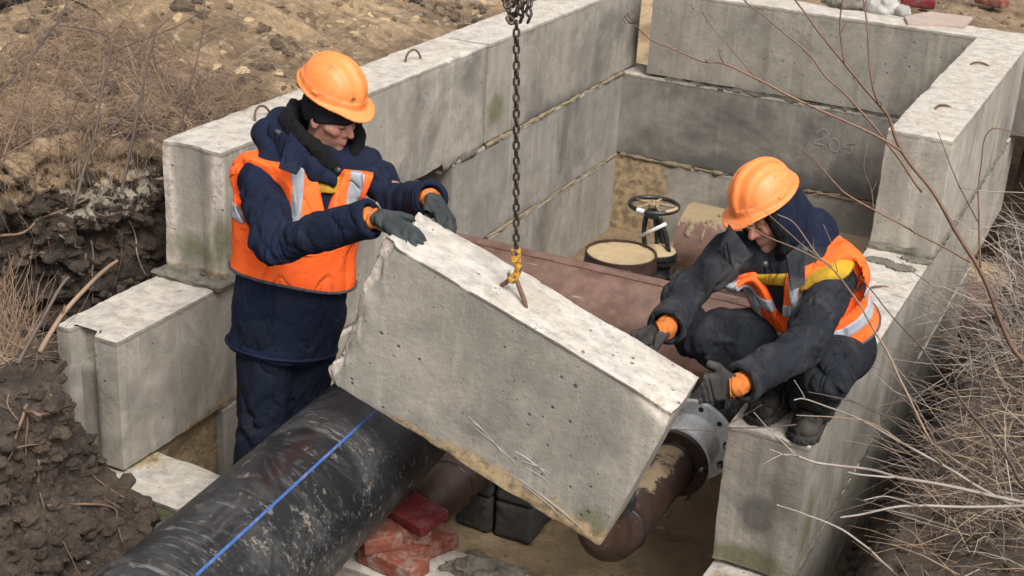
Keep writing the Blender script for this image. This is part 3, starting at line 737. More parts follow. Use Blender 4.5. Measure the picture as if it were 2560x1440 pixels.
obj('lifting_loop', *tube(catmull([lp0-HR[:, 2]*.02, lp0+HR[:, 2]*.02, lp0*.45+ap*.55+HR[:, 0]*-.006, ap, ap*.5+lp1*.5+HR[:, 2]*.016, lp1+HR[:, 2]*.02, lp1-HR[:, 2]*.02], 6), .0075, 8), M['loop'], hung, smooth=True)

chain = thing('lifting_chain', (1.70, -.02, .12), 'dark steel lifting chain with a bunch of links on top and a worn yellow hook', 'chain')
def link_mesh(c, ax, side, L=.037, Wd=.025, r=.0043):
    ax = np.asarray(ax, float); ax /= np.linalg.norm(ax); side = np.asarray(side, float); side = side-ax*(side@ax); side /= np.linalg.norm(side)
    P = []; rr = (Wd-2*r)/2; hl = (L-2*r)/2-rr
    for a in np.linspace(0, math.pi, 7): P.append(ax*(hl+rr*math.sin(a))+side*rr*math.cos(a))
    for a in np.linspace(math.pi, 2*math.pi, 7): P.append(ax*(-hl+rr*math.sin(a))+side*rr*math.cos(a))
    return tube(np.asarray(c)+np.array(P), r, 7, closed=True)
zt = ap+np.array([.002, 0, .085]); top_p = on(1291, 62, 1, 0.0)
nl = 29; up = (top_p-zt); pitch = np.linalg.norm(up)/nl; upn = up/np.linalg.norm(up)
camside = CR-upn*(CR@upn); camdep = np.cross(upn, camside)
for i in range(nl+1):
    c = zt+upn*pitch*i; a = (math.pi/2 if i % 2 else 0)+.35+.12*math.sin(i*1.7)
    sdv = camside*math.cos(a)+camdep*math.sin(a)
    obj('link', *link_mesh(c, upn+.05*np.array([math.sin(i*2.1), math.cos(i*1.3), 0]), sdv, pitch+.0108), M['chain'], chain, smooth=True)
# the gathered bunch at the top of the picture, hanging from the spreader above
bunch = [(1268, 8, 8), (1272, 25, -10), (1281, 42, 30), (1276, 50, -35), (1292, 30, 15), (1300, 10, -10), (1300, 28, -18), (1304, 46, 20), (1313, 18, 12), (1322, 30, -8), (1324, 46, 25), (1262, -8, 5), (1280, -6, -12), (1296, -8, 14), (1312, -4, -12), (1324, 6, 6), (1288, 8, 40), (1306, -16, 0), (1270, -22, 0), (1290, -24, 20), (1321, -18, -10)]
for i, (u, v, an) in enumerate(bunch):
    c = at(u, v, 4.62+.035*((i*7) % 5)-.06); a = math.radians(an); axv = CU*math.cos(a)+CR*math.sin(a)+CF*.3*math.sin(i*2.3)
    b_ = i*1.1; obj('link', *link_mesh(c, axv, CR*math.cos(b_)+CF*math.sin(b_), .039, .027, .0048), M['chain'], chain, smooth=True)
for k, (u, d) in enumerate(((1290, 4.62), (1312, 4.66))):     # the two falls that rise out of the picture
    for j in range(6):
        c = at(u, -34-j*19, d); obj('link', *link_mesh(c, (0, 0, 1), CR if j % 2 else CF, .037), M['chain'], chain, smooth=True)
t = NT('worn_yellow_hook'); p = t.pos()
M['hook'] = t.out(t.mix(t.ramp(t.noise(p, 55, 4, .7), [(.42, 0), (.5, 1)]), (.08, .07, .06), (.55, .27, .025)), .5, t.bump(t.noise(p, 120, 3), .3, .002), Metallic=.2)
hk = [zt+np.array([0, 0, -.012]), zt+np.array([0, 0, -.03])+CR*.004, zt+np.array([0, 0, -.046])+CR*.009, ap+CR*.008+np.array([0, 0, .016]), ap+np.array([0, 0, -.008])-CR*.002-CF*.004, ap-CR*.013+np.array([0, 0, -.002])-CF*.008, ap-CR*.018+np.array([0, 0, .018])-CF*.008]
hkp = catmull(hk, 6)
hook = obj('hook', *tube(hkp, np.interp(np.linspace(0, 1, len(hkp)), [0, .25, .5, .75, 1], [.010, .0105, .013, .0125, .006]), 9), M['hook'], chain, smooth=True)
cl = MB()
for s_ in (-1, 1): cl.add(*box(zt+camdep*s_*.009+np.array([0, 0, -.008]), (.030, .007, .044), np.stack([camside, camdep, upn], 1), .002))
obj('clevis', *cl.get(), M['hook'], chain)
obj('pin', *tube([zt-camdep*.016, zt+camdep*.016], .005, 8), M['chain'], chain)

# ------------------------------------------------------------------ black pipe with a blue stripe
pa = np.array([1.164, -.5, -.746]); pb = np.array([1.039, .5, -.805]); pd = (pb-pa)/np.linalg.norm(pb-pa)
bp = thing('black_pipe', pa-pd*.9+np.array([0, 0, -.25]), 'thick black plastic pipe with a blue stripe, scuffed, passing under the hung block', 'pipe')
prof = [(.22, -2.2), (.25, -2.2)]+[(.25, x) for x in np.linspace(-2.1, 1.3, 34)]+[(.247, 1.31), (.2, 1.312), (.13, 1.36), (.11, 1.36)]
obj('pipe_wall', *lathe(prof, pa, pd, 72), M['pe'], bp, smooth=True, auto=40, org=pa)
q1 = on(490, 1440, 1, -.4); 
def surf_pt(u, v):     # point of the pipe's skin seen at (u, v)
    d = CF+(u-1280)/FPX*CR-(v-720)/FPX*CU; m = CAM-pa; dd = d-pd*(d@pd); mm = m-pd*(m@pd)
    A, B, C_ = dd@dd, 2*dd@mm, mm@mm-.25**2; return CAM+d*((-B-math.sqrt(B*B-4*A*C_))/(2*A))
s0, s1 = surf_pt(500, 1430), surf_pt(930, 1035)
def polar(P):
    q = P-pa; h_ = q@pd; r_ = q-pd*h_; return h_, r_/np.linalg.norm(r_)
h0, n0 = polar(s0); h1, n1 = polar(s1)
Vs = []; Fs = []
hh = np.linspace(-2.2, 1.3, 44)
for h_ in hh:
    n_ = n0+(n1-n0)*(h_-h0)/(h1-h0); n_ /= np.linalg.norm(n_); td = np.cross(pd, n_)
    for k in (-1, 0, 1): m_ = n_+td*.019*k; m_ /= np.linalg.norm(m_); Vs.append(pa+pd*h_+m_*.2513)
for i in range(len(hh)-1):
    for k in range(2): Fs.append([i*3+k, i*3+k+1, i*3+k+4, i*3+k+3])
obj('blue_stripe', Vs, Fs, M['blue'], bp, smooth=True)
hR, _ = polar(surf_pt(300, 1415))
obj('weld_bead', *lathe([(.249, -.014), (.261, -.010), (.263, -.002), (.256, .001), (.263, .004), (.261, .012), (.249, .016)], pa+pd*(hR+.03), pd, 64), M['pe_ring'], bp, smooth=True)

# ------------------------------------------------------------------ steel pipes in the pit
def sand_top(V, axis_z, R, k=.9): return k*sstep(.55, .98, (V[:, 2]-axis_z)/R)
def steel_pipe(name, label, a, b, R, mat, sandk=0.0, wall=.012, group=None, sides=56):
    a = np.asarray(a, float); b = np.asarray(b, float); L = np.linalg.norm(b-a)
    pr = [(R-wall, 0), (R, 0)]+[(R, x) for x in np.linspace(.05, L-.05, max(4, int(L/.08)))]+[(R, L), (R-wall, L)]
    V, F = lathe(pr, a, b-a, sides)
    at_ = {'sand': sandk*sstep(.45, .98, (V[:, 2]-a[2])/R)}
    root = thing(name, (a+b)/2-np.array([0, 0, R]), label, 'pipe', group)
    obj('pipe_wall', V, F, mat, root, smooth=True, auto=40, attrs=at_)
    return root
mp = steel_pipe('rusty_pipe', 'wide reddish rusty steel pipe crossing behind the hung block', (.03, 2.49, -1.14), (2.30, 2.49, -1.14), .265, M['rust'], .0)
an = math.radians(62); nrm = np.array([0, math.cos(an+.42)*1.0, math.sin(an+.42)])
rib = MB(); Vr = []; Fr = []
for x in np.linspace(.03, 2.28, 40):
    for a_, r_ in ((1.72, .262), (1.72, .272), (1.52, .273), (1.50, .262)):
        w = .002*math.sin(x*31+a_*9); Vr.append((x, 2.49+math.cos(a_)*(r_+w), -1.14+math.sin(a_)*(r_+w)))
for i in range(39):
    for k in range(3): Fr.append([i*4+k, i*4+k+1, i*4+k+5, i*4+k+4])
obj('seam_strip', Vr, Fr, M['rust'], mp, attrs={'sand': np.zeros(len(Vr))})
backp = steel_pipe('rusty_pipe', 'sand-dusted rusty pipe along the far wall, running out through the right wall', (.74, 4.84, -1.54), (6.0, 4.84, -1.54), .265, M['rust'], .80)
obj('weld_seam', *tube([(x, 4.84-.235, -1.54-.123+.003*math.sin(x*40)) for x in np.linspace(.76, 3, 60)], .006, 6), M['rust_dark'], backp, smooth=True)
def cyl_hit(u, v, ya, za, R):
    d = CF+(u-1280)/FPX*CR-(v-720)/FPX*CU; A = d[1]**2+d[2]**2; B = 2*(d[1]*(CAM[1]-ya)+d[2]*(CAM[2]-za)); C_ = (CAM[1]-ya)**2+(CAM[2]-za)**2-R*R
    return CAM+d*((-B-math.sqrt(B*B-4*A*C_))/(2*A))
for k, (u, v, w, hgt) in enumerate([(1697, 556, .010, .06), (1724, 572, .024, .13), (1768, 556, .012, .04), (1757, 588, .012, .09), (1800, 540, .012, .03)]):
    q = cyl_hit(u, v, 4.84, -1.54, .265); nq = unit2(np.array([0, q[1]-4.84, q[2]+1.54])); tq = np.cross(nq, [1, 0, 0])
    def f_(P):
        e = P-q.astype(np.float32); a, b_, c_ = e[:, 0], e@tq, e@nq
        return (np.sqrt((a/w)**2+(b_/(hgt/2))**2+(c_/.011)**2)-1+.7*fbm(P, 45, 3, k))*.008
    V, F = surf(f_, q-np.array([.06, .09, .10]), q+np.array([.06, .09, .10]), .006)
    if len(V): obj('mud_splash', V, F, M['mortar_sand'], backp, smooth=True)
low = steel_pipe('rusty_pipe', 'dark rusty pipe leaving the end of the black pipe over the cinder blocks', (1.13, .50, -1.26), (1.13, 2.36, -1.26), .108, M['rust_dark'], .0, sides=36)
obj('weld_seam', *lathe([(.106, -.008), (.114, 0), (.106, .008)], (1.13, .78, -1.26), (0, 1, 0), 36), M['iron'], low, smooth=True)

# drum: upright pipe stub filled with sand
dc = on(1553, 630, 2, -1.10); dR = .207
drum = thing('sand_drum', (dc[0], dc[1], -1.76), 'rusty upright steel drum filled level with yellow sand', 'drum')
V, F = lathe([(dR, -.66), (dR, -.5), (dR, -.3), (dR, -.10), (dR+.004, -.09), (dR+.004, -.06), (dR, -.05), (dR, 0), (dR-.01, .001), (dR-.011, -.05)], dc, (0, 0, 1), 56)
obj('shell', V, F, M['rust_dark'], drum, smooth=True, auto=40, attrs={'sand': .30*np.ones(len(V))})
Vg, Fg = grid(-dR, dR, -dR, dR, .01, lambda x, y: -.014+.004*fbm(np.stack([x, y, 0*x], 1), 14, 3, 4)+.004*fbm(np.stack([x, y, 0*x], 1), 40, 2, 4), lambda x, y: x*x+y*y < (dR-.006)**2)
obj('sand_fill', Vg+dc, Fg, M['sandfill'], drum, smooth=True)

# gate valve
wc = on(1635, 513, 2, -.90); val = thing('gate_valve', (wc[0]+.05, wc[1], -1.72), 'black iron gate valve with a round handwheel, dusted with sand', 'valve')
wheel = obj('handwheel', *tube([wc+np.array([.142*math.cos(a), .142*math.sin(a), 0]) for a in np.linspace(0, 2*math.pi, 48, endpoint=False)], .0135, 10, closed=True), M['iron'], val, smooth=True)
for k in range(5):
    a = 2*math.pi*k/5+.35; d_ = np.array([math.cos(a), math.sin(a), 0])
    obj('spoke', *tube([wc+d_*.025+np.array([0, 0, .012]), wc+d_*.08+np.array([0, 0, .004]), wc+d_*.142], [.009, .0075, .008], 8), M['iron_sandy'], wheel, smooth=True)
obj('hub', *lathe([(0, .03), (.012, .03), (.013, .018), (.034, .018), (.036, .006), (.03, -.012), (.0, -.012)], wc, (0, 0, 1), 24), M['iron_sandy'], wheel, smooth=True, auto=30)
sandarc = [wc+np.array([.142*math.cos(a), .142*math.sin(a), .009]) for a in np.linspace(-.75, .05, 12)]
obj('sand_crust', *tube(sandarc, [.006]+[.011]*10+[.006], 8), M['sandfill'], wheel, smooth=True)
tg = wc+np.array([.142*math.cos(-1.75), .142*math.sin(-1.75), 0])
obj('paper_tag', *lathe([(.0142, -.026), (.0148, 0), (.0142, .026)], tg, (math.cos(-1.75+math.pi/2), math.sin(-1.75+math.pi/2), 0), 20), M['paper'], wheel, smooth=True)
bc = wc+np.array([.05, 0, -.28])
obj('stem', *tube([wc, bc], .012, 10), M['iron'], val, smooth=True)
for sx, sy in ((-1, -.35), (1, -.35), (.1, 1)):
    tp = wc+np.array([.035*sx, .03*sy, -.05]); bt = bc+np.array([.075*sx, .06*sy, .02])
    obj('yoke_leg', *tube(catmull([tp, tp*.5+bt*.5+np.array([.012*sx, 0, 0]), bt], 5), .0155, 8), M['iron'], val, smooth=True)
obj('yoke_head', *lathe([(0, .02), (.04, .02), (.05, 0), (.05, -.02), (0, -.02)], wc+np.array([0, 0, -.05]), (0, 0, 1), 20), M['iron'], val, smooth=True, auto=30)
obj('bonnet', *lathe([(0, .03), (.05, .03), (.06, .012), (.115, .01), (.118, 0), (.118, -.022), (.10, -.026), (.10, -.03), (.118, -.034), (.118, -.055), (.09, -.06), (.085, -.12), (.12, -.2), (.125, -.3), (.10, -.4), (0, -.43)], bc, (0, 0, 1), 36), M['iron'], val, smooth=True, auto=35)
obj('sand_crust', *lathe([(0, .05), (.03, .045), (.07, .03), (.105, .018), (.112, .008)], bc+np.array([.0, -.005, 0]), (0, 0, 1), 24), M['sandfill'], val, smooth=True)
vc = bc+np.array([0, 0, -.24])
for s_ in (-1, 1):
    fl = obj('flange', *lathe([(.06, -.022), (.155, -.022), (.16, -.018), (.16, .018), (.155, .022), (.06, .022)], vc+np.array([.15*s_, 0, 0]), (1, 0, 0), 40), M['iron'], val, smooth=True, auto=35)
    for k in range(8):
        a = 2*math.pi*(k+.5)/8; obj('bolt', *lathe([(0, -.04), (.012, -.04), (.012, .04), (0, .04)], vc+np.array([.15*s_, .125*math.cos(a), .125*math.sin(a)]), (1, 0, 0), 6), M['steel'], fl)
obj('body_barrel', *lathe([(.10, -.14), (.085, -.1), (.085, .1), (.10, .14)], vc, (1, 0, 0), 32), M['iron'], val, smooth=True)
obj('outlet_pipe', *lathe([(.10, .17), (.10, .9), (.09, .9)], vc, (1, 0, 0), 32), M['rust_dark'], val, smooth=True, attrs={'sand': np.zeros(96)})
rp = [on(1598, 592, 1, wc[1]-.10), on(1664, 560, 1, wc[1]-.13)]
tag(obj('paper_roll', *tube(rp, .011, 10), M['paper'], smooth=True), 'rolled white paper leaning on the valve behind the drum', 'paper')

# fitting with flanges near the right wall
FX, FZ = 1.985, -1.07
fit = thing('pipe_elbow', (FX, .9, FZ-.12), 'dark rusty pipe bend with a bolted flange below the hung block', 'pipe')
P = [(FX, 1.12, FZ), (FX, .95, FZ), (FX, .75, FZ), (FX, .54, FZ)]
P += [(FX, .54-.20*math.sin(a), FZ+.20*(1-math.cos(a))) for a in np.linspace(.15, math.pi/2, 10)]+[(FX, .34, FZ+.26)]
V, F = tube(P, .098, 40); obj('bend', V, F, M['rust_dark'], fit, smooth=True, auto=40, attrs={'sand': .72*sstep(.4, 1, (V[:, 2]-FZ)/.1)*sstep(.45, .7, V[:, 1])*(.8+.6*fbm(V, 5, 2, 3))})
for y in (.56, 1.105): obj('weld_seam', *lathe([(.096, -.008), (.105, 0), (.096, .008)], (FX, y, FZ), (0, 1, 0), 36), M['iron'], fit, smooth=True)
obj('collar', *lathe([(.098, -.02), (.118, -.02), (.12, 0), (.118, .024), (.10, .024), (.10, .1)], (FX, .34, FZ+.25), (0, 0, 1), 40), M['iron'], fit, smooth=True, auto=35)
def flange(y, R, r, th, mat, parent, nb, nuts=(0, 1), rb=None, holes=True, name='flange'):
    o = obj(name, *lathe([(r, -th/2), (R-.004, -th/2), (R, -th/2+.004), (R, th/2-.004), (R-.004, th/2), (r, th/2)], (FX, y, FZ), (0, 1, 0), 56), mat, parent, smooth=True, auto=35)
    rb = rb or (R+r)/2+.012
    for k in range(nb):
        a = 2*math.pi*(k+.25)/nb; c = np.array([FX+rb*math.cos(a), y-th/2, FZ+rb*math.sin(a)])
        if k % 3 == 0:
            nut = obj('nut', *lathe([(0, -.016), (.016, -.016), (.017, -.014), (.017, .001)], c, (0, 1, 0), 6), M['iron'], o)
            obj('bolt', *lathe([(0, -.034), (.008, -.034), (.009, -.031), (.009, -.01)], c, (0, 1, 0), 12), M['steel'], o, smooth=True, auto=40)
        elif holes:
            obj('bolt_hole', *lathe([(0, -.0015), (.0095, -.0015), (.0115, -.002), (.0118, .001)], c, (0, 1, 0), 14), M['iron'], o)
    return o
flange(1.135, .150, .095, .026, M['rust_dark'], fit, 8)
for o_ in list(fit.children):
    if o_.type == 'MESH' and 'sand' not in o_.data.attributes: pass
red = thing('reducer', (FX, 1.30, FZ-.17), 'grey-white painted flanged reducer beside the crouching worker\'s boots', 'pipe fitting')
obj('bell', *lathe([(.098, .012), (.098, .02), (.090, .03), (.088, .05), (.092, .09), (.100, .13), (.108, .17), (.120, .20), (.125, .21)], (FX, 1.15, FZ), (0, 1, 0), 56), M['white_paint'], red, smooth=True)
flange(1.158, .150, .097, .018, M['white_paint'], red, 0)
flange(1.372, .186, .10, .026, M['white_paint'], red, 10, rb=.158)
fb = thing('black_fitting', (FX, 1.8, FZ-.17), 'black pipe with a flange behind the grey-white reducer, under the boots', 'pipe')
obj('gasket', *lathe([(.12, -.004), (.172, -.004), (.172, .004), (.12, .004)], (FX, 1.391, FZ), (0, 1, 0), 48), M['mortar_sand'], fb)
flange(1.409, .176, .12, .024, M['iron'], fb, 0, holes=False)
obj('pipe_wall', *lathe([(.13, 0), (.13, .25), (.13, .6), (.13, .92), (.12, .93)], (FX, 1.42, FZ), (0, 1, 0), 48), M['pe'], fb, smooth=True)
obj('lug', *box((FX+.09, 1.40, FZ+.19), (.045, .03, .06), None, .012), M['iron'], fb)

# ------------------------------------------------------------------ bricks and cinder blocks
def lump_box(c, s, R, seed, h, r, amp, mat, name):
    s = np.asarray(s)/2
    def f_(P):
        q = (P-np.asarray(c, np.float32))@np.asarray(R, np.float32)
        w = np.abs(q)-(s-r); d = np.sqrt((np.maximum(w, 0)**2).sum(1))+np.minimum(w.max(1), 0)-r
        return d+amp*fbm(P, 18, 4, seed)+amp*.8*np.clip(fbm(P, 9, 2, seed+5), 0, 1)
    e = np.abs(R)@s+.02
    V, F = surf(f_, np.asarray(c)-e, np.asarray(c)+e, h, .02)
    return obj(name, V, F, mat, smooth=True)
def tilt(rz, rx=0, ry=0):
    cx, sx = math.cos(rx), math.sin(rx); cy, sy = math.cos(ry), math.sin(ry)
    return rotz(rz)@np.array([[1, 0, 0], [0, cx, -sx], [0, sx, cx]])@np.array([[cy, 0, sy], [0, 1, 0], [-sy, 0, cy]])
BG = 'bricks propping the black pipe'
for (u, v, z, rz, sz, mt, lab, sd_, rx) in [
        (985, 1400, -1.163, -.12, (.25, .12, .07), 'brick', 'long orange brick lying in front of the others under the black pipe', 1, 0),
        (1062, 1358, -1.163, 1.15, (.24, .12, .07), 'brick', 'chipped red brick end-on at the right of the pile', 2, .03),
        (945, 1342, -1.092, .9, (.15, .12, .066), 'brick', 'short red half brick touching the black pipe, on the front brick', 3, .05),
        (1020, 1322, -1.10, .35, (.2, .12, .065), 'brick', 'red brick squeezed under the wine-red one', 4, 0),
        (1044, 1284, -1.033, -.28, (.19, .15, .045), 'brick_dark', 'flat wine-red brick on top of the pile', 5, .12)]:
    c = on(u, v, 2, z); o = lump_box(c, sz, tilt(rz, rx), sd_, .0045, .004 if mt == 'brick_dark' else .006, .0015 if mt == 'brick_dark' else .005, M[mt], 'brick')
    tag(o, lab, 'brick', BG)
o = lump_box((1.16, .10, -1.13), (.24, .12, .13), tilt(.1), 6, .008, .014, .006, M['brick'], 'brick'); tag(o, 'shaded brick under the black pipe, left of the others', 'brick', BG)
CG = 'cinder blocks under the low pipe'
for (ix, iz, lab) in [(0, 0, 'lower left cinder block of the stack under the low pipe'), (1, 0, 'lower right cinder block of the stack, its side lit'), (0, 1, 'upper left cinder block right under the low pipe'), (1, 1, 'upper right cinder block half hidden by the hung block')]:
    c = (1.03+ix*.197, 1.40+.01*ix, -1.655+iz*.192)
    tag(lump_box(c, (.188, .39, .186), tilt(.04*ix-.02), 11+ix+2*iz, .011, .022, .008, M['cinder'], 'cinder_block'), lab, 'cinder block', CG)

# ------------------------------------------------------------------ mortar heaps and rubble
def mortar_lump(name, c, r, seed, mat, h=.008, amp=.35, label=None, cat=None, parent=None, kind=None, folds=0.0):
    c = np.asarray(c, np.float32); r = np.asarray(r, np.float32)
    def f_(P):
        q = (P-c)/r; l = np.sqrt((q*q).sum(1))
        return (l-1+amp*fbm(P, 1.6/float(r.min()), 4, seed)+folds*ridged(P, 1.1/float(r.min()), 2, seed+3))*float(r.min())*.7
    V, F = surf(f_, c-r*1.6, c+r*1.6, h, .02)
    o = obj(name, V, F, M[mat], parent, smooth=True)
    return tag(o, label, cat, None, kind)
c = on(1205, 1425, 2, -1.17); mortar_lump('mortar_heap', c+np.array([.02, .0, -.01]), (.17, .07, .065), 3, 'mortar', .007, .3, 'heap of wet grey mortar on the base block at the bottom edge', 'mortar', folds=.3)
def bed_lump(P):      # mortar squeezed from under the mossy end of the left wall
    q = np.abs(P-np.array([-.15, .86, -.592], np.float32))-np.array([.165, .17, .006], np.float32)
    d = np.sqrt((np.maximum(q, 0)**2).sum(1))-.020
    return d+.016*fbm(P*np.array([1, 1, 2.5]), 17, 3, 4)+.010*ridged(P*np.array([1, 1, 4]), 13, 2, 6)
V, F = surf(bed_lump, (-.42, .6, -.68), (.12, 1.2, -.5), .007)
obj('mortar_bed', V, F, M['mortar'], bA, smooth=True)
def bed_lump2(P):
    q = np.abs(P-np.array([WX+.15, YR+.15, -.592], np.float32))-np.array([.15, .17, .006], np.float32)
    return np.sqrt((np.maximum(q, 0)**2).sum(1))-.016+.016*fbm(P*np.array([1, 1, 2.5]), 17, 3, 14)
V, F = surf(bed_lump2, (WX-.1, YR-.15, -.68), (WX+.42, YR+.4, -.5), .008)
obj('mortar_bed', V, F, M['mortar'], r1, smooth=True)
for k, (u, v) in enumerate(((2200, 652), (2250, 668), (2290, 650))):
    mortar_lump('mortar_crumb', on(u, v, 2, -.595), (.08, .05, .007), 30+k, 'mortar', .007, .6, parent=r2)
for k, (u, v, rr, lb) in enumerate([(2200, 18, (.13, .10, .07), 'large pale concrete lump on the far wall top'), (2110, 6, (.14, .10, .05), 'grey mortar lump left of the pale concrete lump on the far wall'), (2255, 28, (.06, .05, .045), 'small round concrete lump touching the large pale one')]):
    o = mortar_lump('concrete_lump', on(u, v, 2, .03), rr, 40+k, 'mortar', .013, .35, lb, 'rubble')
    o.data.materials[0] = M['rubble'] if 'rubble' in M else M['mortar']
M['rubble'] = mat_mortar('pale_rubble', (.22, .21, .19), (.40, .385, .355))
for o in bpy.data.objects:
    if o.name.startswith('concrete_lump') and 'grey' not in o['label']: o.data.materials[0] = M['rubble']
def slab(poly, z, th, mat, name, label, cat):
    P = [on(u, v, 2, z) for u, v in poly]; n = len(P); V = [p for p in P]+[p-np.array([0, 0, th]) for p in P]
    F = [list(range(n)), list(range(2*n-1, n-1, -1))]+[[i, i+n, (i+1) % n+n, (i+1) % n] for i in range(n)]
    return tag(obj(name, V, F, mat), label, cat)
slab([(2262, 40), (2330, 28), (2352, 32), (2434, 42), (2410, 66), (2340, 60), (2270, 58)], .018, .02, M['tile'], 'slab_fragment', 'thin pinkish broken slab lying behind the far wall', 'rubble')
for k, (u, v, rz, lb) in enumerate([(2295, 6, .2, 'brown brick piece by the upper edge behind the far wall'), (2480, 2, -.4, 'red brick scrap in the sand at the upper right corner')]):
    c = on(u, v, 2, .03); tag(lump_box(c, (.22, .11, .065), tilt(rz), 50+k, .012, .01, .006, M['brick_dark'] if k == 0 else M['brick'], 'brick'), lb, 'brick', 'stray bricks behind the far wall')
# black pipe end lying on the spoil heap
c0 = at(-60, -40, 7.3); c1 = at(130, -75, 7.7)
o = thing('black_pipe', c0, 'dark pipe lying on the sand at the upper left corner', 'pipe')
obj('pipe_wall', *tube([c0-CR*.6, c0, c1], .17, 40), M['pe'], o, smooth=True, auto=40)
# ------------------------------------------------------------------ people
def mat_cloth(name, col, dust=None, dfac=.4, var=.25, rough=.9, weave=420, fold=.5, dsc=6, sheen=.0, spec=.22):
    t = NT(name); p = t.pos(rnd=False)
    c = t.mix(t.ramp(t.noise(p, 7, 4, .6), [(.3, 0), (.7, 1)]), tuple(x*(1-var) for x in col), tuple(x*(1+var) for x in col))
    if dust is not None:
        c = t.mix(t.math('MULTIPLY', t.ramp(t.noise(p, dsc, 4, .72), [(.47, 0), (.68, 1)]), dfac), c, dust)
    b1 = t.bump(t.noise(t.pos((1, 1, 1), False), 13, 4, .55, 1.2), fold, .016)
    cr = t.math('ABSOLUTE', t.math('SUBTRACT', t.noise(t.pos((1, 1, .5), False), 7.0, 2, .5, .8), .5))
    b1 = t.bump(t.ramp(cr, [(0, 0), (.06, .7), (.25, 1)]), .75, .012, b1)
    return t.out(c, rough, t.bump(t.noise(p, weave, 2), .15, .001, b1), Specular_IOR_Level=spec)
M['navy'] = mat_cloth('navy_cotton', (.0055, .0095, .026), (.022, .026, .038), .3)
M['navy_trouser'] = mat_cloth('navy_trousers', (.0045, .0080, .018), (.018, .020, .026), .3)
M['char'] = mat_cloth('dusty_charcoal_cotton', (.014, .016, .021), (.085, .078, .070), .5, dsc=5)
M['char_trouser'] = mat_cloth('dusty_dark_trousers', (.011, .013, .018), (.07, .066, .062), .45, dsc=4)
M['hivis'] = mat_cloth('hi_vis_orange', (1.0, .135, .022), (.95, .17, .05), .35, .04, .8, 300, .45, sheen=.05)
M['tape'] = mat_cloth('reflective_tape', (.33, .35, .38), (.16, .16, .17), .35, .12, .45, 200, .4, 14, sheen=0)
M['binding'] = mat_cloth('grey_binding', (.075, .07, .075), None, 0)
M['fleece'] = mat_cloth('black_fleece', (.006, .006, .0065), None, 0, .3, .95, 160, .8)
M['knit'] = mat_cloth('black_knit', (.010, .010, .012), (.03, .03, .03), .3, .3, .95, 260, .3)
M['yellow'] = mat_cloth('ochre_yoke', (.42, .25, .02), (.12, .085, .02), .6, .15)
M['glove'] = mat_cloth('grey_coated_glove', (.030, .036, .038), (.075, .068, .058), .5, .25, .75, 300, .4, 16)
M['glove_g'] = mat_cloth('dusty_glove', (.030, .028, .026), (.085, .075, .062), .6, .25, .8, 300, .4, 16)
M['cuff'] = mat_cloth('orange_knit_cuff', (.50, .145, .03), (.20, .085, .035), .5, .12, .9, 260, .5)
M['boot'] = mat_cloth('dusty_black_leather', (.014, .013, .0125), (.10, .088, .072), .6, .3, .7, 150, .5, 5)
M['sole'] = mat_cloth('boot_sole', (.02, .019, .018), (.11, .095, .075), .5, .2, .85, 150, .5, 8)
t = NT('helmet_plastic'); p = t.pos(rnd=False)
c = t.mix(t.ramp(t.noise(p, 9, 4, .6), [(.3, 0), (.7, 1)]), (.74, .185, .036), (.83, .25, .065))
c = t.mix(t.math('MULTIPLY', t.ramp(t.noise(p, 17, 4, .75), [(.57, 0), (.68, 1)]), .6), c, (.33, .105, .05))
c = t.mix(t.math('MULTIPLY', t.ramp(t.noise(t.pos((1, 6, 3), False), 30, 3, .7), [(.63, 0), (.70, 1)]), .35), c, (.85, .5, .3))
c = t.mix(t.math('MULTIPLY', t.ramp(t.noise(p, 5, 4, .7), [(.46, 0), (.7, 1)]), .35), c, (.62, .25, .11))
c = t.mix(t.math('MULTIPLY', t.ramp(t.noise(t.pos((9, 1.5, 4), False), 22, 3, .7), [(.62, 0), (.68, 1)]), .6), c, (.12, .05, .03))
M['helmet'] = t.out(c, t.ramp(t.noise(p, 6, 3), [(.3, .42), (.7, .65)]), t.bump(t.noise(p, 45, 3), .06, .002))
t = NT('skin'); p = t.pos(rnd=False)
c = t.mix(t.ramp(t.noise(p, 14, 4, .6), [(.35, 0), (.65, 1)]), (.36, .165, .115), (.47, .245, .18))
c = t.mix(t.math('MULTIPLY', t.attr('red'), .55), c, (.40, .125, .09))
c = t.mix(t.math('MULTIPLY', t.attr('beard'), .55), c, (.16, .105, .085))
M['skin'] = t.out(c, .55, t.bump(t.noise(p, 160, 3), .15, .002), Subsurface_Weight=.12, Subsurface_Radius=(.02, .008, .004))
M['hair'] = mat_plain('dark_hair', (.03, .02, .015), .7)
M['slot'] = mat_plain('vent_slot', (.05, .015, .005), .8)

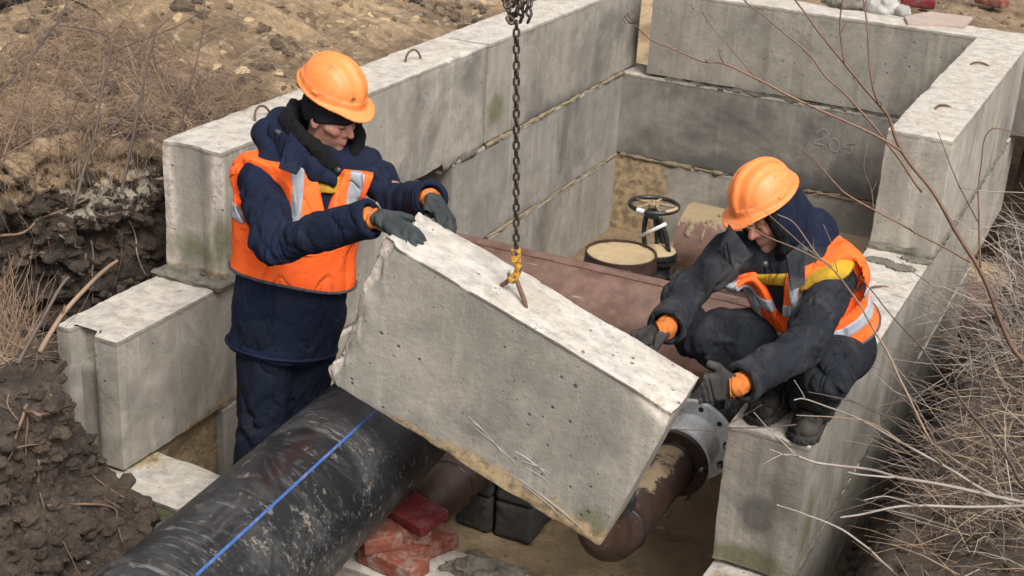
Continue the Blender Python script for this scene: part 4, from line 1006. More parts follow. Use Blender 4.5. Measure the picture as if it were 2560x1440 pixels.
def unit(v): v = np.asarray(v, float); return v/np.linalg.norm(v)
def hand_sdf(w, d, n, th, curl=(.25, .35, .3), spread=.12, thumb=(.75, .55), sc=1.0):
    d = unit(d); n = np.asarray(n, float); n = unit(n-d*(n@d)); s = np.cross(n, d)*th; w = np.asarray(w, float)
    pal = []; fing = []
    offs = [.034, .0115, -.0115, -.033]; lens = [.074, .083, .077, .061]
    for k in range(4):
        base = w+(d*.098+s*offs[k]-d*(.008 if k in (0, 3) else 0))*sc
        pal.append((w+(d*.005+s*offs[k]*.62)*sc, base, .0165*sc, .0135*sc))
        dd = unit(d+s*spread*(offs[k]/.034)); pts = [base]; a = 0.0
        for j, fr in enumerate((.44, .31, .25)):
            a += curl[j]*(1+.12*(k-1)); v = dd*math.cos(a)-n*math.sin(a); pts.append(pts[-1]+v*lens[k]*fr*sc)
        fing.append((pts, [.0125*sc, .0122*sc, .0114*sc, .0098*sc]))
    b0 = w+(d*.022+s*.028)*sc; t1 = b0+unit(d*thumb[1]+s*thumb[0]-n*.12)*.046*sc; t2 = t1+unit(d*(thumb[1]+.3)+s*(thumb[0]-.3)-n*.1)*.036*sc
    def f(P):
        r = None
        for a, b, ra, rb in pal:
            e = seg(P, a, b, ra, rb); r = e if r is None else smin(r, e, .018)
        fg = None
        for pts, rad in fing:
            e = chain_sdf(P, pts, rad); fg = e if fg is None else np.minimum(fg, e)
        r = smin(r, fg, .006); r = smin(r, chain_sdf(P, [b0, t1, t2], [.0165*sc, .0135*sc, .0115*sc]), .012)
        return r-.0005*ridged(P, 120, 1, 3)+.0006*fbm(P, 90, 2, 1)
    return f, w-d*.02-.12, w+d*.1+.12, (d, n, s)
def wrinkle(P, ax, amp, fa=26, fr=7, seed=0):
    ax = unit(np.asarray(ax)+np.array([.25, -.2, .3])); fa = fa*.62; fr = fr*.75
    Q = P*fr+np.outer(P@ax, ax)*(fa-fr)+.55*fbm(P, 8, 2, seed+7)[:, None]
    w_ = ridged(Q.astype(np.float32), 1.0, 2, seed); return amp*1.6*(np.sign(w_)*np.abs(w_)**1.35)+amp*.25*ridged(Q.astype(np.float32)*2.3, 1.0, 1, seed+3)

def build_person(nm, J, opt, label):
    root = None
    f = unit(J['fwd']); up = unit(np.array(J['neck'])-np.array(J['hip'])); f = unit(f-up*(f@up)); lat = np.cross(up, f)   # torso frame
    hip, chest, neck, head = [np.array(J[k], float) for k in ('hip', 'chest', 'neck', 'head')]
    HF = rot_to(J['hf'], J['hu']); hf, hl, hu = HF[:, 0], HF[:, 1], HF[:, 2]
    HFm = HF.astype(np.float32)
    def hloc_(P): return (P-head.astype(np.float32))@HFm
    arms = [[np.array(J[k+s], float) for k in ('sh', 'el', 'wr')] for s in 'RL']
    legs = [[np.array(J[k+s], float) for k in ('hip', 'kn', 'an')] for s in 'RL']
    # ---- body: one continuous skin, head with a face
    def face(P):
        Q = hloc_(P)
        d = ell(Q, (-.012, 0, .038), (.098, .076, .098))
        d = smin(d, ell(Q, (.022, 0, -.045), (.066, .058, .068)), .035)
        d = smin(d, seg(Q, (.055, 0, -.095), (.068, 0, -.098), .022, .020), .02)           # chin
        d = smin(d, seg(Q, (.083, 0, .018), (.106, 0, -.022), .009, .0135), .012)             # nose ridge
        d = smin(d, seg(Q, (.086, .013, -.026), (.086, -.013, -.026), .010, .010), .008)      # wings
        A = np.abs(Q); Q2 = np.stack([Q[:, 0], A[:, 1], Q[:, 2]], 1)
        d = smin(d, seg(Q2, (.084, .016, .030), (.070, .048, .026), .010, .009), .014)        # brow
        d = smin(d, seg(Q2, (.066, .046, -.016), (.045, .062, -.01), .016, .012), .02)         # cheekbone
        d = smax(d, -ell(Q2, (.094, .032, .012), (.016, .016, .011)), .010)                   # socket
        d = smin(d, ell(Q2, (.074, .032, .010), (.014, .015, .012)), .004)                    # lid
        d = smin(d, seg(Q2, (.089, 0, -.055), (.080, .020, -.057), .0075, .004), .005)        # lips
        d = smin(d, seg(Q2, (.087, 0, -.067), (.079, .017, -.064), .0085, .004), .006)
        d = smax(d, -seg(Q2, (.099, 0, -.0605), (.086, .024, -.061), .0022, .0018), .004)
        d = smin(d, smax(ell(Q2, (-.006, .079, -.004), (.020, .010, .033)), -ell(Q2, (.002, .088, -.002), (.010, .006, .018)), .004), .006)  # ears
        return d
    def body(P):
        d = face(P)
        d = smin(d, seg(P, neck-up*.02, head-hf*.01-hu*.06, .058, .056), .02)
        t_ = seg(P, hip, chest, .135, .15, f, .7); t_ = smin(t_, seg(P, chest, neck-up*.05, .14, .08, f, .7), .05)
        for a in arms: t_ = smin(t_, chain_sdf(P, [chest*.4+a[0]*.6, a[0], a[1], a[2]], [.07, .055, .04, .028]), .03)
        for a, hnd in zip(arms, ('handR', 'handL')): t_ = smin(t_, seg(P, a[2], a[2]+unit(J[hnd][0])*.07, .026, .018), .01)
        for l in legs: t_ = smin(t_, chain_sdf(P, l, [.08, .058, .045]), .03)
        for s, l in zip('RL', legs): t_ = smin(t_, seg(P, l[2], np.array(J['toe'+s])*.6+l[2]*.4+np.array([0, 0, .02]), .04, .03), .02)
        return smin(d, t_, .02)
    allp = np.array([hip, chest, neck, head]+[p for a in arms for p in a]+[p for l in legs for p in l]+[J['toeR'], J['toeL']])
    V, F = surf(body, allp.min(0)-.17, allp.max(0)+.18, .0062, .02)
    Q = hloc_(V.astype(np.float32)); g3 = lambda c, r: np.exp(-(((Q-np.array(c))/np.array(r))**2).sum(1))
    red_ = np.clip(g3((.108, 0, -.02), (.02, .025, .02))+.7*g3((.07, .05, -.02), (.03, .02, .025))+.7*g3((.07, -.05, -.02), (.03, .02, .025))+1.0*g3((.09, 0, -.061), (.015, .022, .009)), 0, 1)
    beard = np.clip(sstep(-.035, -.07, Q[:, 2])*sstep(.0, .04, Q[:, 0])*(1-g3((.09, 0, -.061), (.015, .022, .009))), 0, 1)*.7
    feet = np.array([(J['toeR'][0]+J['toeL'][0])/2, (J['toeR'][1]+J['toeL'][1])/2, J['ground']])
    root = obj('person', V, F, M['skin'], smooth=True, org=feet, attrs={'red': red_, 'beard': beard})
    tag(root, label, 'person', 'workers placing the block')
    def hw(p): return HF@np.asarray(p)+head
    for s in (-1, 1):
        obj('eyebrow', *tube([hw((.094, .014*s, .031)), hw((.090, .032*s, .036)), hw((.074, .05*s, .031))], [.004, .0045, .002], 6), M['hair'], root, smooth=True)
        obj('eyelash', *tube([hw((.087, .019*s, .004)), hw((.0885, .032*s, .001)), hw((.080, .045*s, .004))], [.0014, .002, .0012], 5), M['hair'], root, smooth=True)
    # ---- trousers
    def trous(P):
        d = seg(P, legs[0][0], legs[1][0], opt['thigh']*1.12, opt['thigh']*1.12)
        for l in legs:
            e = chain_sdf(P, l+[l[2]+unit(l[2]-l[1])*.03], [opt['thigh'], opt['thigh']*.86, opt['thigh']*.74, opt['thigh']*.74], .02)
            e = e+wrinkle(P, l[2]-l[1], .017, 26, 8, 3)*sstep(.25, .0, np.abs(np.linalg.norm(P-l[1], axis=1)-.05))+wrinkle(P, l[2]-l[1], .016, 32, 9, 5)*sstep(.22, .02, np.linalg.norm(P-l[2], axis=1))
            e = np.maximum(e, (P-(l[2]+unit(l[2]-l[1])*.02).astype(np.float32))@unit(l[2]-l[1]).astype(np.float32))
            d = smin(d, e, .035)
        return d+.004*fbm(P, 9, 3, 8)
    lp_ = np.array([p for l in legs for p in l])
    obj('trousers', *surf(trous, lp_.min(0)-.18, lp_.max(0)+.18, .0085, .03), opt['trouser'], root, smooth=True)
    # ---- jacket
    hem = opt['hem']
    def torso(P, pad=0.0, fold=True):
        low = hip-up*(hem+.05)
        d = seg(P, low, hip, opt['bw']*1.03+pad, opt['bw']*1.0+pad, f, opt['bd'])
        d = smin(d, seg(P, hip, chest, opt['bw']*1.0+pad, opt['bw']*.99+pad, f, opt['bd']), .06)
        d = smin(d, seg(P, chest, neck-up*.07, opt['bw']*.98+pad, opt['bw']*.62+pad, f, opt['bd']), .07)
        d = smin(d, seg(P, arms[0][0]*.8+neck*.2, arms[1][0]*.8+neck*.2, .085+pad, .085+pad), .06)
        return d
    def jshape(P):
        d = torso(P)
        for a in arms: d = smin(d, seg(P, a[0], a[1], opt['arm']*1.06, opt['arm']*.96), .035)
        return d
    def jacket(P):
        d = torso(P)
        d = d+.014*ridged(P*np.array([1, 1, .55])+.05*fbm(P, 5, 2, 3)[:, None], 6.5, 3, opt['seed'])+.004*ridged(P*np.array([1, 1, .35]), 15, 2, opt['seed']+2)
        pl_ = (P-(hip-up*hem).astype(np.float32))@(-up).astype(np.float32)
        d = smax(d, pl_+.010*fbm(P, 6, 2, 2), .02)
        for a in arms:
            r_ = opt['arm']; e = chain_sdf(P, a+[a[2]+unit(a[2]-a[1])*.012], [r_*1.06, r_*.96, r_*.76, r_*.76], .03)
            ax1 = unit(a[1]-a[0]); ax2 = unit(a[2]-a[1]); de = np.linalg.norm(P-a[1].astype(np.float32), axis=1)
            e = e+wrinkle(P, ax2, .018, 27, 9, opt['seed']+3)*sstep(.30, .05, de)+wrinkle(P, ax1, .015, 22, 7, opt['seed']+5)*sstep(.30, .05, np.linalg.norm(P-a[0].astype(np.float32), axis=1))+.003*fbm(P, 18, 2, 9)
            cut = (P-(a[2]+ax2*.005).astype(np.float32))@ax2.astype(np.float32); e = smax(e, cut, .008)
            e = smax(e, -seg(P, a[2]-ax2*.02, a[2]+ax2*.1, r_*.62, r_*.62), .006)
            d = smin(d, e, .035)
        if 'hood' in opt: d = smin(d, chain_sdf(P, opt['hood'], opt['hood_r'], .02)+.008*ridged(P, 9, 2, 5), .02)
        return d
    jp = np.array([hip-up*hem, neck]+[p for a in arms for p in a]+list(opt.get('hood', [])))
    jo = obj('jacket', *surf(jacket, jp.min(0)-.27, jp.max(0)+.2, .0068, .035), opt['jacket'], root, smooth=True)
    obj('hem_seam', *tube([hip-up*(hem-.03)+(lat*math.cos(a)*opt['bw']*1.025+f*math.sin(a)*opt['bw']*1.025*opt['bd']) for a in np.linspace(0, 2*math.pi, 60, endpoint=False)], .006, 6, closed=True), opt['jacket'], jo, smooth=True) if opt.get('seam') else None
    for a in arms:     # doubled cuff edge
        ax2 = unit(a[2]-a[1]); obj('cuff_edge', *lathe([(opt['arm']*.70, -.034), (opt['arm']*.79, -.03), (opt['arm']*.79, .004), (opt['arm']*.74, .009), (opt['arm']*.60, .007), (opt['arm']*.58, -.04)], a[2], ax2, 32), opt['jacket'], jo, smooth=True)
    # ---- vest
    o3 = (neck-up*.0).astype(np.float32); up32, lat32, f32 = up.astype(np.float32), lat.astype(np.float32), f.astype(np.float32)
    vh = opt['vest_hem']
    def tl(P): q = P-o3; return q@f32, q@lat32, q@up32
    def vest(P, pad=.016, hemx=0.0):
        x, y, z = tl(P)
        t_ = torso(P, pad)
        d = np.maximum(jshape(P)-pad-.013, t_-.055)+.008*ridged(P*np.array([1, 1, .6]), 6, 2, opt['seed']+20)+.003*fbm(P, 16, 2, 6)
        d = smax(d, -(z+vh+hemx+.012*np.sin(y*9)), .008)                                  # hem
        for a, sg in zip(arms, (-1, 1)):                                                   # armholes
            n_ = unit(lat*sg*.75+unit(a[1]-a[0])*.65); c_ = a[0]+n_*opt['vw']
            d = smax(d, -np.maximum(-((P-c_.astype(np.float32))@n_.astype(np.float32)), seg(P, a[0]-n_*.05, a[1], opt['arm']+.055, opt['arm']+.06)), .008)
        d = smax(d, z+.045, .01)
        vee = np.maximum(np.abs(y-.01)-(opt['veew']*np.clip(z+opt['vee'], 0, 1)-.004), .02-x); d = smax(d, -vee, .008)       # V neck
        return d
    vlo, vhi = np.minimum(hip-up*.1, neck)-.33, np.maximum(hip, neck)+.3
    vo = obj('safety_vest', *surf(vest, vlo, vhi, .0075, .03), M['hivis'], root, smooth=True)
    def tape(P):
        x, y, z = tl(P); d = vest(P, .0215)
        band = np.abs(z+opt['band']+.02*np.sin(y*5+1))-.026
        strap = np.maximum(np.abs(np.abs(y)-opt['strap'])-.026, -(z+opt['band']))
        m_ = np.minimum(band, strap)
        for bz in opt.get('bands2', []): m_ = np.minimum(m_, np.abs(z+bz+.03*np.sin(y*4))-.026)
        return smax(d, m_, .003)
    obj('reflective_tape', *surf(tape, vlo, vhi, .0068, .03), M['tape'], vo, smooth=True)
    obj('hem_binding', *surf(lambda P: smax(vest(P, .0225), np.abs(tl(P)[2]+vh-.006+.012*np.sin(tl(P)[1]*9))-.0075, .002), vlo, vhi, .0065, .02), M['binding'], vo, smooth=True)
    obj('yellow_yoke', *surf(lambda P: smax(smax(jshape(P)-.011+.003*fbm(P, 12, 2, 3), np.abs(tl(P)[2]+opt['yoke'][0])-opt['yoke'][1], .005), np.maximum(np.maximum(np.abs(tl(P)[1])-opt['yoke'][3], opt['yoke'][2]-tl(P)[0]), torso(P)-.045), .01), vlo, vhi, .008, .03), M['yellow'], jo, smooth=True)
    # ---- gloves
    for s, a in zip('RL', arms):
        d_, n_, th, curl, spread, tb = J['hand'+s]
        hf_, lo, hi, (dd, nn, ss) = hand_sdf(a[2]+unit(a[2]-a[1])*.03, d_, n_, th, curl, spread, tb, 1.06)
        g_ = obj('glove', *surf(hf_, lo, hi, .0042, .012), opt['glove'], root, smooth=True)
        w0 = a[2]+unit(a[2]-a[1])*.03; c0 = a[2]-unit(a[2]-a[1])*.04
        w0 = a[2]+unit(a[2]-a[1])*opt['cuffo']; path = catmull([c0, a[2], w0, w0+dd*(opt['cuffx']+.004)], 5); k_ = len(path)
        obj('glove_cuff', *tube(path, [.037+.0022*math.sin(i*2.2) for i in range(k_)], 24), M['cuff'], g_, smooth=True)
    # ---- boots
    for s, l in zip('RL', legs):
        toe = np.array(J['toe'+s], float); heel = np.array(J['heel'+s], float); bd = unit(toe-heel); sd_ = np.cross((0, 0, 1), bd); gz = toe[2]
        hz = heel[2]
        def boot(P, g=0.0):
            d = chain_sdf(P, [heel+bd*.045+np.array([0, 0, .05]), heel+bd*.15+np.array([0, 0, .055]), toe-bd*.06+np.array([0, 0, .047])], [.052, .055, .052])
            d = smin(d, seg(P, heel+bd*.06+np.array([0, 0, .06]), l[2]+np.array([0, 0, .03]), .054, .062), .03)
            return np.maximum(d+.003*fbm(P, 30, 2, 3)+.004*ridged(P, 20, 2, 8)*sstep(.04, .1, P[:, 2]-gz), (gz+.012)-(P[:, 2]-(hz-gz)*np.clip(1-(P-heel.astype(np.float32))@bd.astype(np.float32)/.28, 0, 1)))
        bb = np.array([toe, heel, l[2]])
        bo = obj('boot', *surf(boot, bb.min(0)-.09, bb.max(0)+.12, .006, .02), M['boot'], root, smooth=True)
        def sole(P):
            d = chain_sdf(P*np.array([1, 1, 1]), [heel+bd*.045+np.array([0, 0, .016]), heel+bd*.15+np.array([0, 0, .016]), toe-bd*.055+np.array([0, 0, .016])], [.056, .056, .059])
            t_ = P[:, 2]-gz-(hz-gz)*np.clip(1-(P-heel.astype(np.float32))@bd.astype(np.float32)/.28, 0, 1)
            ed = .004*np.sign(np.sin(((P-heel.astype(np.float32))@bd.astype(np.float32))*260))
            return smax(smax(d+ed*(t_ < .016), t_-.03, .004), .001-t_, .003)
        obj('sole', *surf(sole, bb.min(0)-.09, bb.max(0)+.05, .005, .02), M['sole'], bo, smooth=True)
        for k in range(4):
            lc = l[2]*(.35+.17*k)+(heel+bd*.16+np.array([0, 0, .09]))*(.65-.17*k)+bd*.045*(1-.1*k)
            obj('lace', *tube([lc-sd_*.03, lc+bd*.006+np.array([0, 0, .004]), lc+sd_*.03], .003, 5), M['binding'], bo, smooth=True)
    # ---- helmet
    ho = opt['helm']       # pitch of the helmet on the head and lift
    ca, sa = math.cos(ho[0]), math.sin(ho[0])
    def hh(P):
        Q = hloc_(P)-np.array([ho[2], 0, ho[1]], np.float32); return np.stack([Q[:, 0]*ca-Q[:, 2]*sa, Q[:, 1], Q[:, 0]*sa+Q[:, 2]*ca], 1)
    def helmet(P):
        Q = hh(P); x, y, z = Q[:, 0], Q[:, 1], Q[:, 2]
        d = ell(Q, (-.004, 0, 0), (.132, .108, .128))
        rdg = .007*np.exp(-(y/.016)**4)*sstep(-.02, .05, z)+.004*np.exp(-((np.abs(y)-.052)/.014)**2)*sstep(.02, .07, z)
        side = .0045*sstep(.075, .062, np.sqrt(((x-.005)/1.25)**2+((z-.035)/.95)**2))*sstep(.05, .08, np.abs(y))
        d = d-rdg-side
        d = smax(d, -z-.004, .004)
        ang = np.arctan2(y, x); rr = np.sqrt((x/1.22)**2+y**2)
        vis = .016+.030*np.clip(np.cos(ang), 0, 1)**2.2
        zb = -.006-.020*np.clip(np.cos(ang), 0, 1)**2*sstep(.10, .18, x)+.006*np.cos(ang*2)
        brim = np.maximum(np.abs(z-zb)-.0045, rr-(.1095+vis*.82)); brim = np.maximum(brim, .09-rr)
        d = smin(d, brim, .010)
        band = np.maximum(np.abs(z-.012)-.012, np.abs(ell(Q, (-.004, 0, 0), (.135, .111, .13)))-.002); d = smin(d, band, .006)
        d = smax(d, -ell(Q, (-.004, 0, -.01), (.126, .102, .120)), .002)
        return d
    he = obj('helmet', *surf(helmet, head-.24, head+.26, .0045, .02), M['helmet'], root, smooth=True)
    hinv = lambda q: HF@(np.array([q[0]*ca+q[2]*sa, q[1], -q[0]*sa+q[2]*ca])+np.array([ho[2], 0, ho[1]]))+head
    for s in (-1, 1):
        obj('side_slot', *box(hinv((.0, .1135*s, .014)), (.030, .010, .012), HF, .003), M['helmet'], he)
        for k in range(2):
            for j in range(2):
                a_ = .35-.7*j; pz = .062-.012*k; px_ = -.03+.035*j; py_ = math.sqrt(max(0, 1-(px_/.133)**2-(pz/.129)**2))*.109+.0015
                obj('vent_slot', *box(hinv((px_-.004*k, s*py_, pz)), (.014, .003, .0022), HF), M['slot'], he)
    if opt.get('emblem'):
        def em(a, r): x_ = .128*math.cos(.55); return hinv((.121, -.052+r*math.cos(a)*.8, .050+r*math.sin(a)*.55))
        obj('emblem', *tube([em(a, .013) for a in np.linspace(0, 2*math.pi, 18, endpoint=False)], .0012, 5, closed=True), M['slot'], he); obj('emblem', *tube([em(0, .009), em(math.pi, .009)], .0015, 5), M['slot'], he)
    return root, dict(HF=HF, head=head, hw=hw, up=up, f=f, lat=lat, neck=neck, torso=torso, tl=tl, jacket=jo, helmet=he)

G1 = -1.2
J1 = dict(fwd=(.80, -.58, 0), hip=(.70, .24, -.29), chest=(.715, .27, .03), neck=(.755, .33, .275), head=(.80, .35, .395), hf=(.95, -.10, -.30), hu=(.1, 0, 1),
          shR=(.645, .125, .185), elR=(.875, -.105, .06), wrR=(1.245, -.095, .232), shL=(.885, .455, .185), elL=(1.07, .43, .095), wrL=(1.265, .275, .195),
          hipR=(.655, .16, -.38), knR=(.64, .13, -.80), anR=(.60, .12, -1.09), hipL=(.74, .31, -.38), knL=(.715, .285, -.80), anL=(.665, .20, -1.09),
          toeR=(.82, .06, G1), heelR=(.54, .12, G1), toeL=(.90, .20, G1), heelL=(.62, .21, G1), ground=G1,
          handR=((.90, .02, -.30), (.34, -.12, .93), 1, (.12, .38, .35), .10, (.85, .45)),
          handL=((.72, -.45, -.42), (.45, .25, .85), -1, (.3, .4, .3), .08, (.6, .6)))
o1 = dict(thigh=.122, trouser=M['navy_trouser'], jacket=M['navy'], hem=.235, bw=.212, bd=.76, arm=.081, seed=11, vest_hem=.50, vw=.035, vee=.235, veew=.33, band=.27, strap=.115, yoke=(.10, .032, .06, .06), glove=M['glove'], helm=(.10, .102, -.018), emblem=True, seam=True, cuffx=.0, cuffo=.002,
          hood=[(.66, .19, .265), (.59, .27, .31), (.585, .36, .325), (.65, .46, .31), (.78, .50, .265)], hood_r=[.048, .062, .066, .060, .046])
p1_, I1 = build_person('standing', J1, o1, 'standing worker in navy jacket, orange safety vest and orange helmet, hands on the block')
hw1 = I1['hw']
def beanie(P):
    Q = (P-I1['head'].astype(np.float32))@I1['HF'].astype(np.float32)
    d = ell(Q, (-.012, 0, .030), (.111, .090, .115)); lowz = .012-.42*np.clip(.06-Q[:, 0], 0, .13)
    return smax(d, lowz-Q[:, 2], .012)+.0016*np.sin(Q[:, 2]*420)*.3+.001*fbm(P, 60, 2, 3)
obj('knit_cap', *surf(beanie, I1['head']-.2, I1['head']+.2, .005, .02), M['knit'], p1_, smooth=True)
n1_ = I1['neck']
def collar1(P):
    pts = [n1_+np.array(q) for q in [(.115, -.045, -.05), (.085, -.095, .005), (.0, -.115, .06), (-.075, -.075, .095), (-.10, .0, .105), (-.075, .075, .095), (.0, .115, .085), (.075, .125, .07), (.115, .10, .03), (.125, .05, -.03)]]
    d = chain_sdf(P, pts, [.020, .026, .029, .030, .030, .030, .031, .030, .027, .018], .015, (0, 0, 1), 1.75)
    return d+.006*fbm(P, 55, 3, 4)+.004*fbm(P, 20, 2, 2)
obj('fleece_collar', *surf(collar1, n1_-.24, n1_+.26, .006, .02), M['fleece'], I1['jacket'], smooth=True)
def coll_out(P):      # cloth outside of the stand-up collar
    pts = [n1_+np.array(q) for q in [(.12, -.075, -.085), (.07, -.135, -.035), (-.02, -.150, .01), (-.11, -.10, .045), (-.135, .0, .055), (-.11, .10, .04), (-.01, .150, .02), (.08, .14, -.02)]]
    return chain_sdf(P, pts, [.016, .026, .028, .030, .030, .030, .028, .02], .02, (0, 0, 1), 1.9)+.005*ridged(P, 12, 2, 7)
obj('collar', *surf(coll_out, n1_-.27, n1_+.25, .007, .02), M['navy'], I1['jacket'], smooth=True)
def plate(name, quad, th, mat, parent, bulge=.012, seed=0):
    """small stitched cloth flap from four corners"""
    q = [np.asarray(p, float) for p in quad]; n_ = unit(np.cross(q[1]-q[0], q[3]-q[0])); V = []; F = []; K = 9
    for sgn in (1, -1):
        for i in range(K):
            for j in range(K):
                s_, t_ = i/(K-1), j/(K-1); p = q[0]*(1-s_)*(1-t_)+q[1]*s_*(1-t_)+q[2]*s_*t_+q[3]*(1-s_)*t_
                V.append(p+n_*(bulge*math.sin(math.pi*s_)*math.sin(math.pi*t_)+sgn*th/2*(1 if 0 < i < K-1 and 0 < j < K-1 else .4)))
    for b_ in (0, 1):
        for i in range(K-1):
            for j in range(K-1):
                f_ = [b_*K*K+i*K+j, b_*K*K+(i+1)*K+j, b_*K*K+(i+1)*K+j+1, b_*K*K+i*K+j+1]; F.append(f_ if b_ == 0 else f_[::-1])
    e = [(i, 0) for i in range(K)]+[(K-1, j) for j in range(1, K)]+[(i, K-1) for i in range(K-2, -1, -1)]+[(0, j) for j in range(K-2, 0, -1)]
    for k in range(len(e)):
        a, b_ = e[k], e[(k+1) % len(e)]; F.append([a[0]*K+a[1], K*K+a[0]*K+a[1], K*K+b_[0]*K+b_[1], b_[0]*K+b_[1]])
    return obj(name, V, F, mat, parent, smooth=True, auto=60)
plate('collar_flap', [at(697, 420, 5.0), at(725, 330, 5.10), at(775, 385, 5.03), at(740, 436, 4.96)], .012, M['navy'], I1['jacket'])
obj('toggle', *tube([at(690, 328, 5.06), at(700, 332, 5.05)], .008, 8), M['binding'], I1['jacket'], smooth=True)
obj('snap_button', *lathe([(0, .004), (.010, .004), (.012, 0)], at(845, 425, 4.985), -CF, 14), M['iron'], I1['jacket'], smooth=True)

G2 = -.6
J2 = dict(fwd=(-.32, -.94, 0), hip=(2.50, 1.13, -.31), chest=(2.43, 1.03, -.10), neck=(2.375, .945, .085), head=(2.32, .875, .175), hf=(-.40, -.78, -.44), hu=(-.12, .2, 1),
          shR=(2.19, .89, -.015), elR=(2.115, .64, -.10), wrR=(2.145, .375, -.115), shL=(2.575, .95, -.03), elL=(2.565, .60, -.175), wrL=(2.46, .255, -.195),
          hipR=(2.37, 1.08, -.37), knR=(2.165, .72, -.285), anR=(2.43, .95, -.49), hipL=(2.60, 1.10, -.37), knL=(2.635, .735, -.32), anL=(2.565, .90, -.52),
          toeR=(2.385, .745, G2), heelR=(2.475, 1.03, G2+.03), toeL=(2.585, .695, G2), heelL=(2.565, 1.0, G2), ground=G2,
          handR=((-.72, -.62, -.30), (-.15, -.25, .95), 1, (.25, .4, .4), .10, (.6, .6)),
          handL=((-.90, -.40, -.16), (.22, -.86, .22), -1, (.10, .14, .12), .12, (.72, .6)))
o2 = dict(thigh=.116, cuffx=.016, cuffo=.03, trouser=M['char_trouser'], jacket=M['char'], hem=.06, bw=.20, bd=.80, arm=.083, seed=31, vest_hem=.43, vw=.045, vee=.30, veew=.25, band=.33, strap=.105, bands2=[.19], yoke=(.080, .024, -.3, .4), glove=M['glove_g'], helm=(.02, .080, -.004))
p2_, I2 = build_person('crouching', J2, o2, 'crouching worker with a hood under an orange helmet, squatting on the right wall')
def hood2(P):
    Q = (P-I2['head'].astype(np.float32))@I2['HF'].astype(np.float32)
    d = ell(Q, (-.022, 0, .0), (.128, .112, .150)); d = smin(d, seg(Q, (-.06, 0, -.10), (-.10, 0, -.17), .105, .12), .05)
    d = smax(d, -smin(ell(Q, (.085, 0, -.02), (.078, .078, .115)), seg(Q, (.07, 0, -.06), (.09, 0, -.2), .07, .06), .03), .014)
    d = smax(d, Q[:, 2]-.06, .01)
    return d+.006*ridged(P, 9, 2, 4)+.003*fbm(P, 20, 2, 3)
obj('hood', *surf(hood2, I2['head']-.30, I2['head']+.24, .006, .03), M['navy'], I2['jacket'], smooth=True)
def lining2(P):
    Q = (P-I2['head'].astype(np.float32))@I2['HF'].astype(np.float32)
    pts = [(.045, -.0, .075), (.045, -.07, .04), (.045, -.088, -.03), (.05, -.075, -.10), (.05, -.03, -.15), (.05, .03, -.15), (.05, .075, -.10), (.045, .088, -.03), (.045, .07, .04), (.045, 0, .075)]
    return chain_sdf(Q, pts, [.022]*10, .01)+.005*fbm(P, 55, 3, 2)
obj('fleece_lining', *surf(lining2, I2['head']-.25, I2['head']+.2, .006, .02), M['fleece'], I2['jacket'], smooth=True)
plate('collar_flap', [at(1822, 560, 4.98), at(1792, 625, 4.93), at(1838, 675, 4.88), at(1882, 640, 4.90)], .014, M['char'], I2['jacket'], .02)
plate('collar_flap', [at(1965, 640, 4.86), at(2010, 600, 4.92), at(2012, 712, 4.84), at(1978, 728, 4.82)], .014, M['char'], I2['jacket'], .02)
obj('snap_button', *lathe([(0, .004), (.010, .004), (.012, 0)], at(1913, 660, 4.90), -CF, 14), M['iron'], I2['jacket'], smooth=True)
obj('toggle', *tube([at(2005, 622, 4.9), at(2018, 626, 4.9)], .008, 8), M['binding'], I2['jacket'], smooth=True)

def seam(name, pts, r, mat, parent):
    """stitched line laid on the cloth: points pushed onto the first surface met from the lens"""
    dg = bpy.context.evaluated_depsgraph_get(); me = parent
    P = []
    for u, v in pts:
        d_ = Vector(CF+(u-1280)/FPX*CR-(v-720)/FPX*CU); o_ = parent.matrix_world.inverted()@Vector(CAM)
        ok, loc, n_, i_ = parent.ray_cast(o_, d_.normalized())
        if ok: P.append(np.array(parent.matrix_world@(loc+n_*r*.3)))
    if len(P) > 2: obj(name, *tube(catmull(P, 4), r, 5), mat, parent, smooth=True)
bpy.context.view_layer.update()
J1o = I1['jacket']
seam('pocket_seam', [(680, 828), (700, 824), (725, 812), (748, 795), (768, 778), (790, 768), (815, 764)], .003, M['navy'], J1o)
seam('pocket_seam', [(680, 768), (680, 800), (682, 828), (690, 880)], .0025, M['navy'], J1o)
seam('stitch_line', [(602, 868), (640, 888), (700, 902), (760, 906), (800, 900)], .003, M['navy'], J1o)
seam('stitch_line', [(720, 612), (780, 620), (850, 612), (915, 605)], .0025, M['navy'], J1o)
for o_, pp in ((p1_, [(668, 640), (666, 690), (664, 742)]),):
    vv = [c for c in o_.children if c.name.startswith('safety_vest')][0]; seam('pocket_seam', pp, .0022, M['hivis'], vv); seam('pocket_seam', [(610, 628), (640, 632), (668, 636), (720, 634), (780, 640), (860, 640)], .0028, M['hivis'], vv)
